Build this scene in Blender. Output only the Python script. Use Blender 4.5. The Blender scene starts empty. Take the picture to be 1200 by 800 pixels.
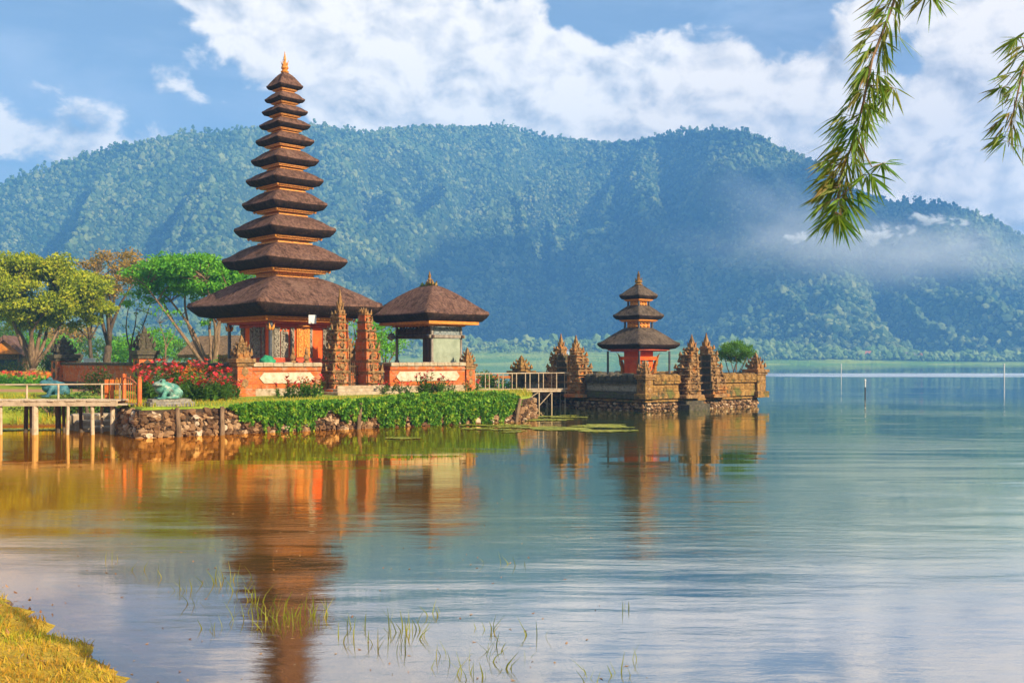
import bpy, bmesh, math, random
import numpy as np
from mathutils import Vector, Matrix, noise as mnoise
SC = bpy.context.scene
COL = SC.collection
R = math.radians
rng = np.random.default_rng(7)
random.seed(7)

# ------------------------------------------------------------------ camera, sky, sun, exposure
EYE = 2.5
FP = 1167.0                     # focal length in pixels of the 1200 px wide photograph
HOR = 423.0
cam_d = bpy.data.cameras.new('camera')
cam_d.lens = 35.0
cam_d.sensor_width = 36.0
cam_d.shift_y = 23.0 / 1200.0
cam_d.clip_start = 0.1
cam_d.clip_end = 20000
cam = bpy.data.objects.new('camera', cam_d)
cam.location = (0, 0, EYE)
cam.rotation_euler = (R(90), 0, 0)
COL.objects.link(cam)
SC.camera = cam
SC.view_settings.view_transform = 'Standard'
SC.view_settings.look = 'None'
SC.view_settings.gamma = 1
SC.view_settings.use_curve_mapping = False
SC.view_settings.exposure = 0.80
SC.cycles.use_denoising = True
SC.cycles.max_bounces = 8
SC.cycles.transparent_max_bounces = 12
SC.cycles.volume_bounces = 2
SC.cycles.caustics_reflective = False
SC.cycles.caustics_refractive = False
SC.cycles.sample_clamp_indirect = 6

SUN_EL = R(27)
SUN_AZ = math.atan2(0.80, -0.60)          # clockwise from +Y
sd = Vector((math.sin(SUN_AZ) * math.cos(SUN_EL), math.cos(SUN_AZ) * math.cos(SUN_EL), math.sin(SUN_EL)))
sun_d = bpy.data.lights.new('sun', 'SUN')
sun_d.energy = 5.0
sun_d.angle = R(0.5)
sun_d.color = (1.0, 0.83, 0.58)
sun = bpy.data.objects.new('sun', sun_d)
sun.rotation_euler = sd.to_track_quat('Z', 'Y').to_euler()
sun.location = (60, -60, 80)
COL.objects.link(sun)

SC.world = bpy.data.worlds.new('World')
SC.world.use_nodes = True
WN = SC.world.node_tree
WN.nodes.clear()


class NT:
    """small helper for writing node trees"""
    def __init__(self, nt):
        self.nt = nt

    def node(self, typ, **kw):
        n = self.nt.nodes.new(typ)
        for k, v in kw.items():
            setattr(n, k, v)
        return n

    def link(self, a, b):
        self.nt.links.new(a, b)

    def put(self, sock, v):
        if v is None:
            return
        if isinstance(v, bpy.types.NodeSocket):
            self.link(v, sock)
        else:
            sock.default_value = v

    def math(self, op, a, b=None, c=None, clamp=False):
        n = self.node('ShaderNodeMath', operation=op)
        n.use_clamp = clamp
        self.put(n.inputs[0], a)
        self.put(n.inputs[1], b)
        self.put(n.inputs[2], c)
        return n.outputs[0]

    def mix(self, f, a, b, blend='MIX'):
        n = self.node('ShaderNodeMix', data_type='RGBA', blend_type=blend)
        self.put(n.inputs[0], f)
        self.put(n.inputs[6], a if isinstance(a, bpy.types.NodeSocket) else (*a, 1))
        self.put(n.inputs[7], b if isinstance(b, bpy.types.NodeSocket) else (*b, 1))
        return n.outputs[2]

    def smooth(self, x, lo, hi, a=0.0, b=1.0):
        n = self.node('ShaderNodeMapRange', interpolation_type='SMOOTHSTEP')
        self.put(n.inputs[0], x)
        n.inputs[1].default_value = lo
        n.inputs[2].default_value = hi
        n.inputs[3].default_value = a
        n.inputs[4].default_value = b
        return n.outputs[0]

    def noise(self, vec, scale, detail=3, rough=0.55, dist=0.0):
        n = self.node('ShaderNodeTexNoise')
        if vec is not None:
            self.link(vec, n.inputs['Vector'])
        n.inputs['Scale'].default_value = scale
        n.inputs['Detail'].default_value = detail
        n.inputs['Roughness'].default_value = rough
        n.inputs['Distortion'].default_value = dist
        return n.outputs[0]

    def ramp(self, f, stops):
        n = self.node('ShaderNodeValToRGB')
        self.link(f, n.inputs[0])
        e = n.color_ramp.elements
        while len(e) < len(stops):
            e.new(0.5)
        for el, (p, c) in zip(e, stops):
            el.position = p
            el.color = (*c, 1)
        return n.outputs[0]

    def mapping(self, vec, scale=(1, 1, 1), loc=(0, 0, 0), rot=(0, 0, 0)):
        n = self.node('ShaderNodeMapping')
        self.link(vec, n.inputs[0])
        n.inputs['Scale'].default_value = scale
        n.inputs['Location'].default_value = loc
        n.inputs['Rotation'].default_value = rot
        return n.outputs[0]

    def xyz(self, x, y, z):
        n = self.node('ShaderNodeCombineXYZ')
        self.put(n.inputs[0], x)
        self.put(n.inputs[1], y)
        self.put(n.inputs[2], z)
        return n.outputs[0]


def build_sky():
    t = NT(WN)
    sky = t.node('ShaderNodeTexSky', sky_type='NISHITA')
    sky.sun_disc = False
    sky.sun_elevation = SUN_EL
    sky.sun_rotation = SUN_AZ
    sky.air_density = 1.0
    sky.dust_density = 0.6
    sky.ozone_density = 2.0
    tc = t.node('ShaderNodeTexCoord')
    sep = t.node('ShaderNodeSeparateXYZ')
    t.link(tc.outputs['Generated'], sep.inputs[0])
    x, y, z = sep.outputs
    # bearing and height of the direction, in tenths of a radian
    az = t.math('MULTIPLY', t.math('ARCTAN2', x, y), 10.0)
    el = t.math('MULTIPLY', t.math('ARCSINE', z), 10.0)
    p = t.xyz(az, el, 0.0)
    pw = t.xyz(az, t.math('MULTIPLY', el, 1.35), 0.0)
    big = t.noise(pw, 0.8, 2, 0.5)
    det = t.noise(pw, 1.7, 8, 0.56, 0.25)
    fine = t.math('ADD', t.math('MULTIPLY', big, 0.45), t.math('MULTIPLY', det, 0.75))   # mean ~0.6

    def blob(u, v, w, h, a, tilt=0.0):
        du = t.math('SUBTRACT', az, u)
        dv = t.math('SUBTRACT', t.math('SUBTRACT', el, v), t.math('MULTIPLY', du, tilt))
        q = t.math('ADD', t.math('POWER', t.math('ABSOLUTE', t.math('DIVIDE', du, w)), 2.0),
                   t.math('POWER', t.math('ABSOLUTE', t.math('DIVIDE', dv, h)), 2.0))
        return t.math('MULTIPLY', t.math('EXPONENT', t.math('MULTIPLY', q, -1.0)), a)

    blobs = [(-2.2, 3.15, 1.15, 0.55, 1.0, -0.30), (-0.7, 2.65, 1.2, 0.62, 1.15, -0.1), (0.9, 2.55, 1.5, 0.50, 1.15, -0.12),
             (2.5, 2.2, 1.2, 0.62, 1.0, -0.2), (4.6, 2.4, 1.5, 1.5, 1.2, 0.0), (-2.9, 3.9, 1.2, .5, .9, -.1),
             (-4.6, 2.0, 1.2, 0.34, .70, -.12), (-3.7, 2.45, 1.1, .22, .36, 0.0), (3.3, 3.3, .35, .25, .5, 0),
             (7.5, 2.6, 2.5, 1.6, 1.0, 0), (-8.5, 3.4, 2.0, 1.0, .8, 0), (0.5, 5.6, 3.0, .6, .7, 0), (-1.2, 3.4, 1.6, .5, .55, 0), (2.2, 3.5, 1.6, .35, .3, 0), (4.0, 5.5, 2.0, .9, .8, 0),
             (0, 5.9, 9, 1.5, 1.3, 0), (-12, 4, 3, 2, .8, 0), (13, 3, 3, 2, .9, 0), (20, 4, 4, 2, .8, 0), (-20, 4, 4, 2, .8, 0), (0.6, 1.85, 3.2, .3, .55, 0)]
    tot = None
    for b in blobs:
        o = blob(*b)
        tot = o if tot is None else t.math('ADD', tot, o)
    gaps = [(1.9, 3.45, 2.0, .32, .75, -.06), (-4.2, 3.2, 1.3, .5, .4, 0), (3.78, 2.75, .32, .22, .75, 0), (3.5, 3.55, .5, .15, .3, 0)]
    for b in gaps:
        tot = t.math('SUBTRACT', tot, blob(*b))
    dens = t.math('ADD', t.math('MULTIPLY', tot, 1.12), t.math('MULTIPLY', t.math('SUBTRACT', fine, 0.6), 2.7))
    cover = t.smooth(dens, 0.28, 0.62)
    # a cloud's own light: thick cores greyer below, bright crowns towards the sun
    up = t.noise(t.mapping(pw, loc=(0.16, 0.13, 0)), 1.7, 8, 0.56, 0.25)
    relief = t.math('SUBTRACT', det, up)
    lum = t.math('ADD', 0.86, t.math('MULTIPLY', relief, 1.5))
    lo = t.noise(pw, 1.1, 5, 0.6, 0.3)
    lum = t.math('SUBTRACT', lum, t.smooth(lo, 0.5, 0.78, 0, 0.40))
    lum = t.math('MULTIPLY', t.math('MINIMUM', t.math('MAXIMUM', lum, 0.36), 0.95), 0.86)
    cl = t.node('ShaderNodeMix', data_type='RGBA', blend_type='MIX')
    grey = t.smooth(lum, 0.4, 0.85)
    ccol = t.mix(grey, (1.02, .96, .90), (1.14, 1.0, .82))
    csc = t.node('ShaderNodeVectorMath', operation='SCALE')
    t.link(ccol, csc.inputs[0])
    t.link(lum, csc.inputs[3])
    # thin high veil, greyer towards the top
    veil = t.noise(t.xyz(t.math('MULTIPLY', az, 0.35), el, 3.0), 1.2, 5, 0.6, 0.4)
    vf = t.smooth(veil, 0.36, 0.72, 0.30, 0.85)
    skyv = t.node('ShaderNodeVectorMath', operation='SCALE')
    t.link(sky.outputs[0], skyv.inputs[0])
    skyv.inputs[3].default_value = 0.058
    base = t.mix(vf, skyv.outputs[0], (0.36, 0.41, 0.49))
    out = t.mix(cover, base, csc.outputs[0])
    bg = t.node('ShaderNodeBackground')
    bg.inputs[1].default_value = 0.105
    # the background strength scales sky and clouds alike
    un = t.node('ShaderNodeVectorMath', operation='SCALE')
    t.link(out, un.inputs[0])
    un.inputs[3].default_value = 1.0 / 0.105
    t.link(un.outputs[0], bg.inputs[0])
    wo = t.node('ShaderNodeOutputWorld')
    t.link(bg.outputs[0], wo.inputs[0])


build_sky()


# ------------------------------------------------------------------ geometry helpers
def at(px, Y, z=0.0):
    """the point Y metres out on the bearing of photograph column px, at height z"""
    return Vector(((px - 600.0) / FP * Y, Y, z))


ALPHA = R(41)
UX, UY = math.cos(ALPHA), math.sin(ALPHA)


def uv(o, a, b, z=0.0):
    """point in the temple's own axes: a along its front, b into its depth"""
    return Vector((o[0] + UX * a - UY * b, o[1] + UY * a + UX * b, z))


class MB:
    """collects faces and links them as one mesh object"""
    def __init__(self):
        self.v = []
        self.f = []
        self.m = []
        self.cur = 0

    def add(self, vs, fs):
        n = len(self.v)
        self.v.extend([tuple(p) for p in vs])
        for f in fs:
            self.f.append(tuple(i + n for i in f))
            self.m.append(self.cur)

    def box(self, c, s, rz=0.0, taper=1.0, tilt=None):
        """box centred on c (x,y) standing from z=c[2], size s; taper scales its top"""
        x, y, z = c
        a, b, h = s[0] / 2, s[1] / 2, s[2]
        p = [(-a, -b, 0), (a, -b, 0), (a, b, 0), (-a, b, 0)]
        q = [(-a * taper, -b * taper, h), (a * taper, -b * taper, h), (a * taper, b * taper, h), (-a * taper, b * taper, h)]
        cs, sn = math.cos(rz), math.sin(rz)
        vs = [(x + cs * i - sn * j, y + sn * i + cs * j, z + k) for i, j, k in p + q]
        if tilt:
            vs = [(px + tilt[0] * (pz - z), py + tilt[1] * (pz - z), pz) for px, py, pz in vs]
        self.add(vs, [(3, 2, 1, 0), (4, 5, 6, 7), (0, 1, 5, 4), (1, 2, 6, 5), (2, 3, 7, 6), (3, 0, 4, 7)])

    def bevbox(self, c, s, rz=0.0, b=0.03):
        """box with chamfered upright and top edges"""
        x, y, z = c
        a, d, h = s[0] / 2, s[1] / 2, s[2]
        b = min(b, a * .45, d * .45, h * .45)

        def ring(a, d, c):
            return [(-a + c, -d), (a - c, -d), (a, -d + c), (a, d - c), (a - c, d), (-a + c, d), (-a, d - c), (-a, -d + c)]
        cs, sn = math.cos(rz), math.sin(rz)
        vs = []
        for (aa, dd, zz) in ((a, d, 0), (a, d, h - b), (a - b, d - b, h)):
            vs += [(x + cs * i - sn * j, y + sn * i + cs * j, z + zz) for i, j in ring(aa, dd, b)]
        fs = [tuple(range(7, -1, -1)), tuple(range(16, 24))]
        for k in range(2):
            for i in range(8):
                j = (i + 1) % 8
                fs.append((k * 8 + i, k * 8 + j, k * 8 + 8 + j, k * 8 + 8 + i))
        self.add(vs, fs)

    def tube(self, pts, rad, n=8, cap=True):
        pts = [Vector(p) for p in pts]
        if not hasattr(rad, '__len__'):
            rad = [rad] * len(pts)
        vs = []
        ref = Vector((0.31, 0.17, 0.93)).normalized()
        for i, p in enumerate(pts):
            d = (pts[min(i + 1, len(pts) - 1)] - pts[max(i - 1, 0)])
            d = d.normalized() if d.length > 1e-9 else Vector((0, 0, 1))
            r_ = ref if abs(d.dot(ref)) < 0.95 else Vector((1, 0, 0))
            e1 = d.cross(r_).normalized()
            e2 = d.cross(e1)
            for k in range(n):
                a = 2 * math.pi * k / n
                vs.append(p + (e1 * math.cos(a) + e2 * math.sin(a)) * rad[i])
        fs = []
        for i in range(len(pts) - 1):
            for k in range(n):
                k2 = (k + 1) % n
                fs.append((i * n + k, i * n + k2, (i + 1) * n + k2, (i + 1) * n + k))
        if cap:
            fs.append(tuple(range(n - 1, -1, -1)))
            fs.append(tuple((len(pts) - 1) * n + k for k in range(n)))
        self.add(vs, fs)

    def lathe(self, c, prof, n=16, square=False, rz=0.0):
        """profile of (radius, z) turned about the vertical through c"""
        vs = []
        for r_, z in prof:
            for k in range(n):
                a = 2 * math.pi * k / n + (math.pi / 4 if square and n == 4 else 0) + rz
                rr = r_ * (1.41421 if square and n == 4 else 1)
                vs.append((c[0] + rr * math.cos(a), c[1] + rr * math.sin(a), c[2] + z))
        fs = []
        for i in range(len(prof) - 1):
            for k in range(n):
                k2 = (k + 1) % n
                fs.append((i * n + k, i * n + k2, (i + 1) * n + k2, (i + 1) * n + k))
        fs.append(tuple(range(n - 1, -1, -1)))
        fs.append(tuple((len(prof) - 1) * n + k for k in range(n)))
        self.add(vs, fs)

    def blob(self, c, r_, sub=2, jit=0.12, seed=0, freq=1.5):
        V, F = ICO[sub]
        vs = []
        for p in V:
            d = 1 + jit * mnoise.noise(Vector(p) * freq + Vector((seed * 3.7, seed * 1.3, seed * 7.1))) * 2
            vs.append((c[0] + p[0] * r_[0] * d, c[1] + p[1] * r_[1] * d, c[2] + p[2] * r_[2] * d))
        self.add(vs, F)

    def flame(self, p, h, w, lean=(0, 0), curl=0.25, flat=(1, 1)):
        """carved flame or leaf: a bent tapering spike standing at p"""
        p = Vector(p)
        L = Vector((lean[0], lean[1], 0))
        vs = []
        prof = [(0, .5), (.22, .72), (.45, .58), (.7, .3), (.88, .16)]
        for s, r_ in prof:
            c = p + Vector((0, 0, h * s)) + L * (h * (s * 0.9 - curl * 3 * s * s * (1 - s)))
            for i, j in ((-1, -1), (1, -1), (1, 1), (-1, 1)):
                vs.append(c + Vector((i * w * r_ * .5 * flat[0], j * w * r_ * .5 * flat[1], 0)))
        vs.append(p + Vector((0, 0, h)) + L * h)
        fs = []
        for k in range(len(prof) - 1):
            for i in range(4):
                j = (i + 1) % 4
                fs.append((k * 4 + i, k * 4 + j, k * 4 + 4 + j, k * 4 + 4 + i))
        n = (len(prof) - 1) * 4
        for i in range(4):
            fs.append((n + i, n + (i + 1) % 4, len(vs) - 1))
        self.add(vs, fs)

    def build(self, name, mat, parent=None, smooth=False, loc=None, rz=None):
        me = bpy.data.meshes.new(name)
        me.from_pydata(self.v, [], self.f)
        mats = mat if isinstance(mat, (list, tuple)) else [mat]
        for m in mats:
            me.materials.append(m)
        if len(mats) > 1:
            me.polygons.foreach_set('material_index', self.m)
        if smooth:
            me.polygons.foreach_set('use_smooth', [True] * len(me.polygons))
        me.update()
        o = bpy.data.objects.new(name, me)
        COL.objects.link(o)
        if parent:
            o.parent = parent
        if loc is not None:
            o.location = loc
        if rz is not None:
            o.rotation_euler = (0, 0, rz)
        return o


def ico(sub):
    bm = bmesh.new()
    bmesh.ops.create_icosphere(bm, subdivisions=sub, radius=1)
    V = [tuple(v.co) for v in bm.verts]
    F = [tuple(v.index for v in f.verts) for f in bm.faces]
    bm.free()
    return V, F


ICO = {k: ico(k) for k in (1, 2, 3, 4)}


def np_mesh(name, V, F, mat, parent=None, smooth=False):
    """fast mesh from arrays; F is (n, 3) or (n, 4)"""
    me = bpy.data.meshes.new(name)
    V = np.asarray(V, np.float32)
    F = np.asarray(F, np.int32)
    k = F.shape[1]
    me.vertices.add(len(V))
    me.vertices.foreach_set('co', V.ravel())
    me.loops.add(F.size)
    me.loops.foreach_set('vertex_index', F.ravel())
    me.polygons.add(len(F))
    me.polygons.foreach_set('loop_start', np.arange(0, F.size, k, dtype=np.int32))
    me.polygons.foreach_set('use_smooth', np.full(len(F), smooth))
    me.update(calc_edges=True)
    me.validate()
    for m in (mat if isinstance(mat, (list, tuple)) else [mat]):
        me.materials.append(m)
    o = bpy.data.objects.new(name, me)
    COL.objects.link(o)
    if parent:
        o.parent = parent
    return o


def tag(o, label=None, cat=None, group=None, kind=None):
    if label:
        o['label'] = label
    if cat:
        o['category'] = cat
    if group:
        o['group'] = group
    if kind:
        o['kind'] = kind
    return o


def thing(name, label, cat, loc=(0, 0, 0), rz=0.0, group=None):
    o = bpy.data.objects.new(name, None)
    o.empty_display_size = 0.3
    COL.objects.link(o)
    o.location = loc
    o.rotation_euler = (0, 0, rz)
    return tag(o, label, cat, group)


def copy_thing(src, loc, rz, label, scale=1.0, kids=True):
    r_ = src.copy()
    COL.objects.link(r_)
    r_.location = loc
    r_.rotation_euler = (0, 0, rz)
    r_.scale = (scale, scale, scale) if not hasattr(scale, '__len__') else scale
    if label:
        r_['label'] = label
    if kids:
        for ch in list(src.children):
            c = ch.copy()
            COL.objects.link(c)
            c.parent = r_
            for g in list(ch.children):
                d = g.copy()
                COL.objects.link(d)
                d.parent = c
    return r_


# ------------------------------------------------------------------ materials
def new_mat(name):
    m = bpy.data.materials.new(name)
    m.use_nodes = True
    m.node_tree.nodes.clear()
    return m, NT(m.node_tree)


def finish(t, col, rough=0.8, bump=None, bstr=0.3, bdist=0.05, spec=0.3, metal=0.0):
    b = t.node('ShaderNodeBsdfPrincipled')
    t.put(b.inputs['Base Color'], col if isinstance(col, bpy.types.NodeSocket) else (*col, 1))
    t.put(b.inputs['Roughness'], rough)
    b.inputs['Specular IOR Level'].default_value = spec
    b.inputs['Metallic'].default_value = metal
    if bump is not None:
        bn = t.node('ShaderNodeBump')
        bn.inputs['Strength'].default_value = bstr
        bn.inputs['Distance'].default_value = bdist
        t.link(bump, bn.inputs['Height'])
        t.link(bn.outputs[0], b.inputs['Normal'])
    o = t.node('ShaderNodeOutputMaterial')
    t.link(b.outputs[0], o.inputs[0])
    return b


def coords(t, kind='Object'):
    return t.node('ShaderNodeTexCoord').outputs[kind]


def mat_noise(name, stops, scale=6, detail=5, rough=.85, bstr=.4, bdist=.03, bscale=None, stretch=(1, 1, 1), spec=.25, metal=0.0, second=None):
    m, t = new_mat(name)
    v = t.mapping(coords(t), scale=stretch)
    n = t.noise(v, scale, detail, .6, .2)
    c = t.ramp(n, stops)
    if second:      # (colour, scale, lo, hi): patches of another colour, dirt, moss, lichen
        for (sc_col, sc, lo, hi) in second:
            n2 = t.noise(coords(t), sc, 5, .65, .3)
            c = t.mix(t.smooth(n2, lo, hi), c, sc_col)
    nb = t.noise(v, bscale or scale * 3, 5, .6)
    finish(t, c, rough, nb, bstr, bdist, spec, metal)
    return m


M = {}
M['thatch'] = None


def make_thatch(name, lo, hi, weather):
    m, t = new_mat(name)
    v = coords(t)
    streak = t.noise(t.mapping(v, scale=(1, 1, .22)), 7, 7, .78, .15)
    c = t.ramp(streak, [(.34, lo), (.5, tuple((a + b) / 2 for a, b in zip(lo, hi))), (.64, hi)])
    oi = t.node('ShaderNodeObjectInfo').outputs['Random']
    v2 = t.mapping(v)
    sh = t.node('ShaderNodeVectorMath', operation='SCALE')
    sh.inputs[0].default_value = (7, 5, 9)
    t.link(oi, sh.inputs[3])
    ad = t.node('ShaderNodeVectorMath', operation='ADD')
    t.link(v, ad.inputs[0])
    t.link(sh.outputs[0], ad.inputs[1])
    v = ad.outputs[0]
    big = t.noise(v, .9, 6, .7, .5)
    c = t.mix(t.smooth(big, .45, .75, 0, .55), c, weather)
    moss = t.noise(v, 2.1, 6, .7, .4)
    c = t.mix(t.smooth(moss, .58, .74, 0, .7), c, (.085, .07, .025))
    dk = t.noise(t.mapping(v, scale=(1, 1, .35)), 2.6, 5, .7, .6)
    c = t.mix(t.smooth(dk, .50, .68, 0, .75), c, tuple(x * .7 for x in lo))
    nb = t.noise(t.mapping(v, scale=(1, 1, .2)), 9, 7, .8)
    finish(t, c, .95, nb, 1.0, .12, .1)
    return m


M['thatch'] = make_thatch('palm fibre thatch', (.05, .025, .018), (.27, .145, .105), (.30, .18, .135))
M['thatch_edge'] = mat_noise('cut black fibre ends', [(.3, (.008, .005, .004)), (.55, (.03, .016, .012)), (.75, (.07, .035, .024))], 5, 6, .95, 1.0, .08, 16, stretch=(1, 1, .5))
M['thatch_grey'] = make_thatch('weathered grey thatch', (.035, .026, .02), (.19, .14, .105), (.23, .175, .13))
M['gold'] = mat_noise('gilded carved wood', [(.3, (.22, .055, .008)), (.5, (.62, .22, .02)), (.7, (.78, .36, .05))], 14, 4, .5, .5, .03, 40, spec=.5)
M['gold_plain'] = mat_noise('ochre painted beam', [(.3, (.40, .12, .015)), (.6, (.66, .24, .03))], 5, 3, .6, .25, .01, 30, stretch=(1, 1, 3))
M['red_beam'] = mat_noise('red painted wood', [(.3, (.32, .045, .02)), (.65, (.50, .085, .03))], 5, 3, .6, .2, .01, 30)
M['orange_wall'] = mat_noise('orange red plaster', [(.25, (.52, .05, .01)), (.5, (.70, .10, .012)), (.75, (.76, .16, .025))], 3, 6, .8, .3, .01, 20,
                             second=[((.32, .10, .05), 2.2, .58, .8)])
M['stone'] = mat_noise('carved grey stone', [(.25, (.10, .085, .065)), (.5, (.27, .235, .18)), (.78, (.42, .38, .30))], 9, 6, .9, .9, .05, 22,
                       second=[((.055, .05, .03), 3.0, .55, .75)])
M['stone_warm'] = mat_noise('warm weathered stone', [(.25, (.12, .065, .025)), (.5, (.27, .145, .055)), (.78, (.46, .31, .155))], 8, 6, .9, .9, .05, 20,
                            second=[((.045, .032, .016), 2.5, .50, .68), ((.42, .16, .03), 1.3, .50, .68), ((.22, .18, .03), 3.1, .60, .75)])
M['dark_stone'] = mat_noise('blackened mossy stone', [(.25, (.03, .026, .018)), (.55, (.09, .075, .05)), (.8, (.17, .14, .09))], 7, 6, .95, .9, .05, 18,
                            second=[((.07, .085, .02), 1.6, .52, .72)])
M['moss_stone'] = mat_noise('mossy brown stone', [(.28, (.09, .045, .014)), (.5, (.31, .165, .045)), (.75, (.48, .29, .09))], 5, 8, .95, 1.0, .08, 14,
                         second=[((.055, .04, .018), 2.2, .48, .64), ((.13, .13, .03), 1.1, .53, .68), ((.30, .20, .12), 3.4, .58, .72)])
M['panel'] = mat_noise('pale cream panel stone', [(.3, (.38, .31, .21)), (.6, (.58, .50, .37)), (.8, (.66, .59, .46))], 4, 7, .85, .4, .02, 25,
                       second=[((.28, .19, .11), 2.0, .52, .72), ((.16, .12, .07), 5.0, .58, .74)])


def make_brick(name, a, b, mortar, dirt, scale=1.0, bw=.26, bh=.075):
    m, t = new_mat(name)
    tc = t.node('ShaderNodeTexCoord')
    geo = t.node('ShaderNodeNewGeometry')
    sp = t.node('ShaderNodeSeparateXYZ')
    t.link(tc.outputs['Object'], sp.inputs[0])
    flat = t.math('ADD', sp.outputs[0], t.math('MULTIPLY', sp.outputs[1], .93))
    br = t.node('ShaderNodeTexBrick')
    t.link(t.xyz(flat, sp.outputs[2], 0.0), br.inputs['Vector'])
    br.inputs['Scale'].default_value = scale
    br.inputs['Brick Width'].default_value = bw
    br.inputs['Row Height'].default_value = bh
    br.inputs['Mortar Size'].default_value = .007
    br.inputs['Color1'].default_value = (*a, 1)
    br.inputs['Color2'].default_value = (*b, 1)
    br.inputs['Mortar'].default_value = (*mortar, 1)
    n = t.noise(tc.outputs['Object'], 2.6, 6, .65, .3)
    c = t.mix(t.smooth(n, .46, .70, 0, .8), br.outputs[0], dirt)
    al = t.noise(t.mapping(tc.outputs['Object'], scale=(1, 1, .4)), 3.4, 6, .7, .5)
    c = t.mix(t.smooth(al, .53, .70, 0, .8), c, (.07, .045, .025))
    n2 = t.noise(tc.outputs['Object'], 11, 5, .6)
    c = t.mix(t.smooth(n2, .5, .8, 0, .6), c, tuple(x * .45 for x in a))
    h = t.math('SUBTRACT', t.math('MULTIPLY', n2, .6), t.math('MULTIPLY', br.outputs[1], 1.0))
    finish(t, c, .9, h, .7, .03, .2)
    return m


M['brick'] = make_brick('orange temple brick', (.56, .095, .014), (.66, .17, .028), (.30, .17, .09), (.36, .29, .20))
M['brick_worn'] = make_brick('worn temple brick', (.50, .12, .02), (.60, .24, .05), (.26, .18, .1), (.30, .25, .16))
M['pale_wood'] = mat_noise('sun bleached wood', [(.25, (.28, .19, .11)), (.5, (.50, .38, .25)), (.78, (.62, .50, .36))], 5, 5, .85, .5, .01, 30, stretch=(1, 1, 1))
M['grey_wood'] = mat_noise('grey weathered wood', [(.25, (.10, .075, .055)), (.5, (.24, .20, .16)), (.78, (.36, .32, .27))], 6, 5, .85, .5, .01, 30, stretch=(1, 1, .3))
M['dark_wood'] = mat_noise('dark brown wood', [(.25, (.035, .016, .01)), (.6, (.10, .055, .035)), (.8, (.16, .09, .06))], 6, 5, .8, .5, .01, 30, stretch=(1, 1, .3))
M['orange_metal'] = mat_noise('orange red painted rails', [(.3, (.42, .075, .012)), (.6, (.60, .15, .02))], 6, 5, .55, .2, .004, 30, spec=.4, second=[((.15, .05, .02), 5, .6, .8)])
M['verdigris'] = mat_noise('verdigris green paint', [(.3, (.02, .11, .085)), (.5, (.075, .25, .19)), (.7, (.22, .40, .31))], 3, 6, .6, .5, .02, 22, spec=.4,
                           second=[((.38, .40, .31), 4.0, .52, .66), ((.015, .045, .035), 2.6, .54, .7), ((.20, .13, .06), 5.5, .62, .74)])
M['blue_paint'] = mat_noise('dark blue green paint', [(.3, (.012, .05, .07)), (.5, (.03, .12, .15)), (.7, (.09, .24, .26))], 4, 6, .6, .6, .02, 22, spec=.4)
M['green_panel'] = mat_noise('faded green plaster', [(.3, (.20, .235, .165)), (.6, (.30, .34, .25)), (.8, (.40, .42, .33))], 2.5, 6, .85, .3, .01, 18,
                             second=[((.2, .22, .13), 1.5, .58, .8)])
M['frieze'] = mat_noise('grey blue carved board', [(.3, (.06, .07, .07)), (.5, (.22, .25, .25)), (.7, (.36, .37, .34))], 9, 6, .8, .9, .04, 30,
                        second=[((.35, .12, .05), 5, .62, .75)])
M['charcoal'] = mat_noise('charcoal painted column', [(.3, (.03, .035, .045)), (.6, (.075, .085, .10))], 5, 4, .5, .2, .005, 30, spec=.4)
M['rock'] = None


def make_rock():
    m, t = new_mat('river stones')
    geo = t.node('ShaderNodeNewGeometry')
    c = t.ramp(geo.outputs['Random Per Island'], [(0, (.05, .026, .012)), (.35, (.17, .085, .036)), (.7, (.30, .17, .08)), (.92, (.42, .28, .16)), (1, (.55, .44, .32))])
    n = t.noise(coords(t), 14, 5, .65)
    c = t.mix(t.smooth(n, .5, .75, 0, .6), c, (.11, .07, .04))
    finish(t, c, .85, n, .5, .03, .3)
    return m


M['rock'] = make_rock()
M['mortar'] = mat_noise('dark gaps of earth', [(.3, (.03, .02, .012)), (.7, (.10, .065, .04))], 8, 5, .95, .8, .05)


def make_leaf(name, cols, trans=.35, rough=.55, noise_amt=.5, nscale=.8):
    m, t = new_mat(name)
    geo = t.node('ShaderNodeNewGeometry')
    f = t.math('ADD', t.math('MULTIPLY', geo.outputs['Random Per Island'], 1 - noise_amt),
               t.math('MULTIPLY', t.smooth(t.noise(coords(t), nscale, 3, .6), .3, .7), noise_amt))
    n = len(cols)
    c = t.ramp(f, [(i / (n - 1), k) for i, k in enumerate(cols)])
    b = t.node('ShaderNodeBsdfPrincipled')
    t.link(c, b.inputs['Base Color'])
    b.inputs['Roughness'].default_value = rough
    b.inputs['Specular IOR Level'].default_value = .25
    tr = t.node('ShaderNodeBsdfTranslucent')
    t.link(t.mix(.5, c, (.30, .42, .04)), tr.inputs[0])
    mx = t.node('ShaderNodeMixShader')
    mx.inputs[0].default_value = trans
    t.link(b.outputs[0], mx.inputs[1])
    t.link(tr.outputs[0], mx.inputs[2])
    o = t.node('ShaderNodeOutputMaterial')
    t.link(mx.outputs[0], o.inputs[0])
    return m


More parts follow.
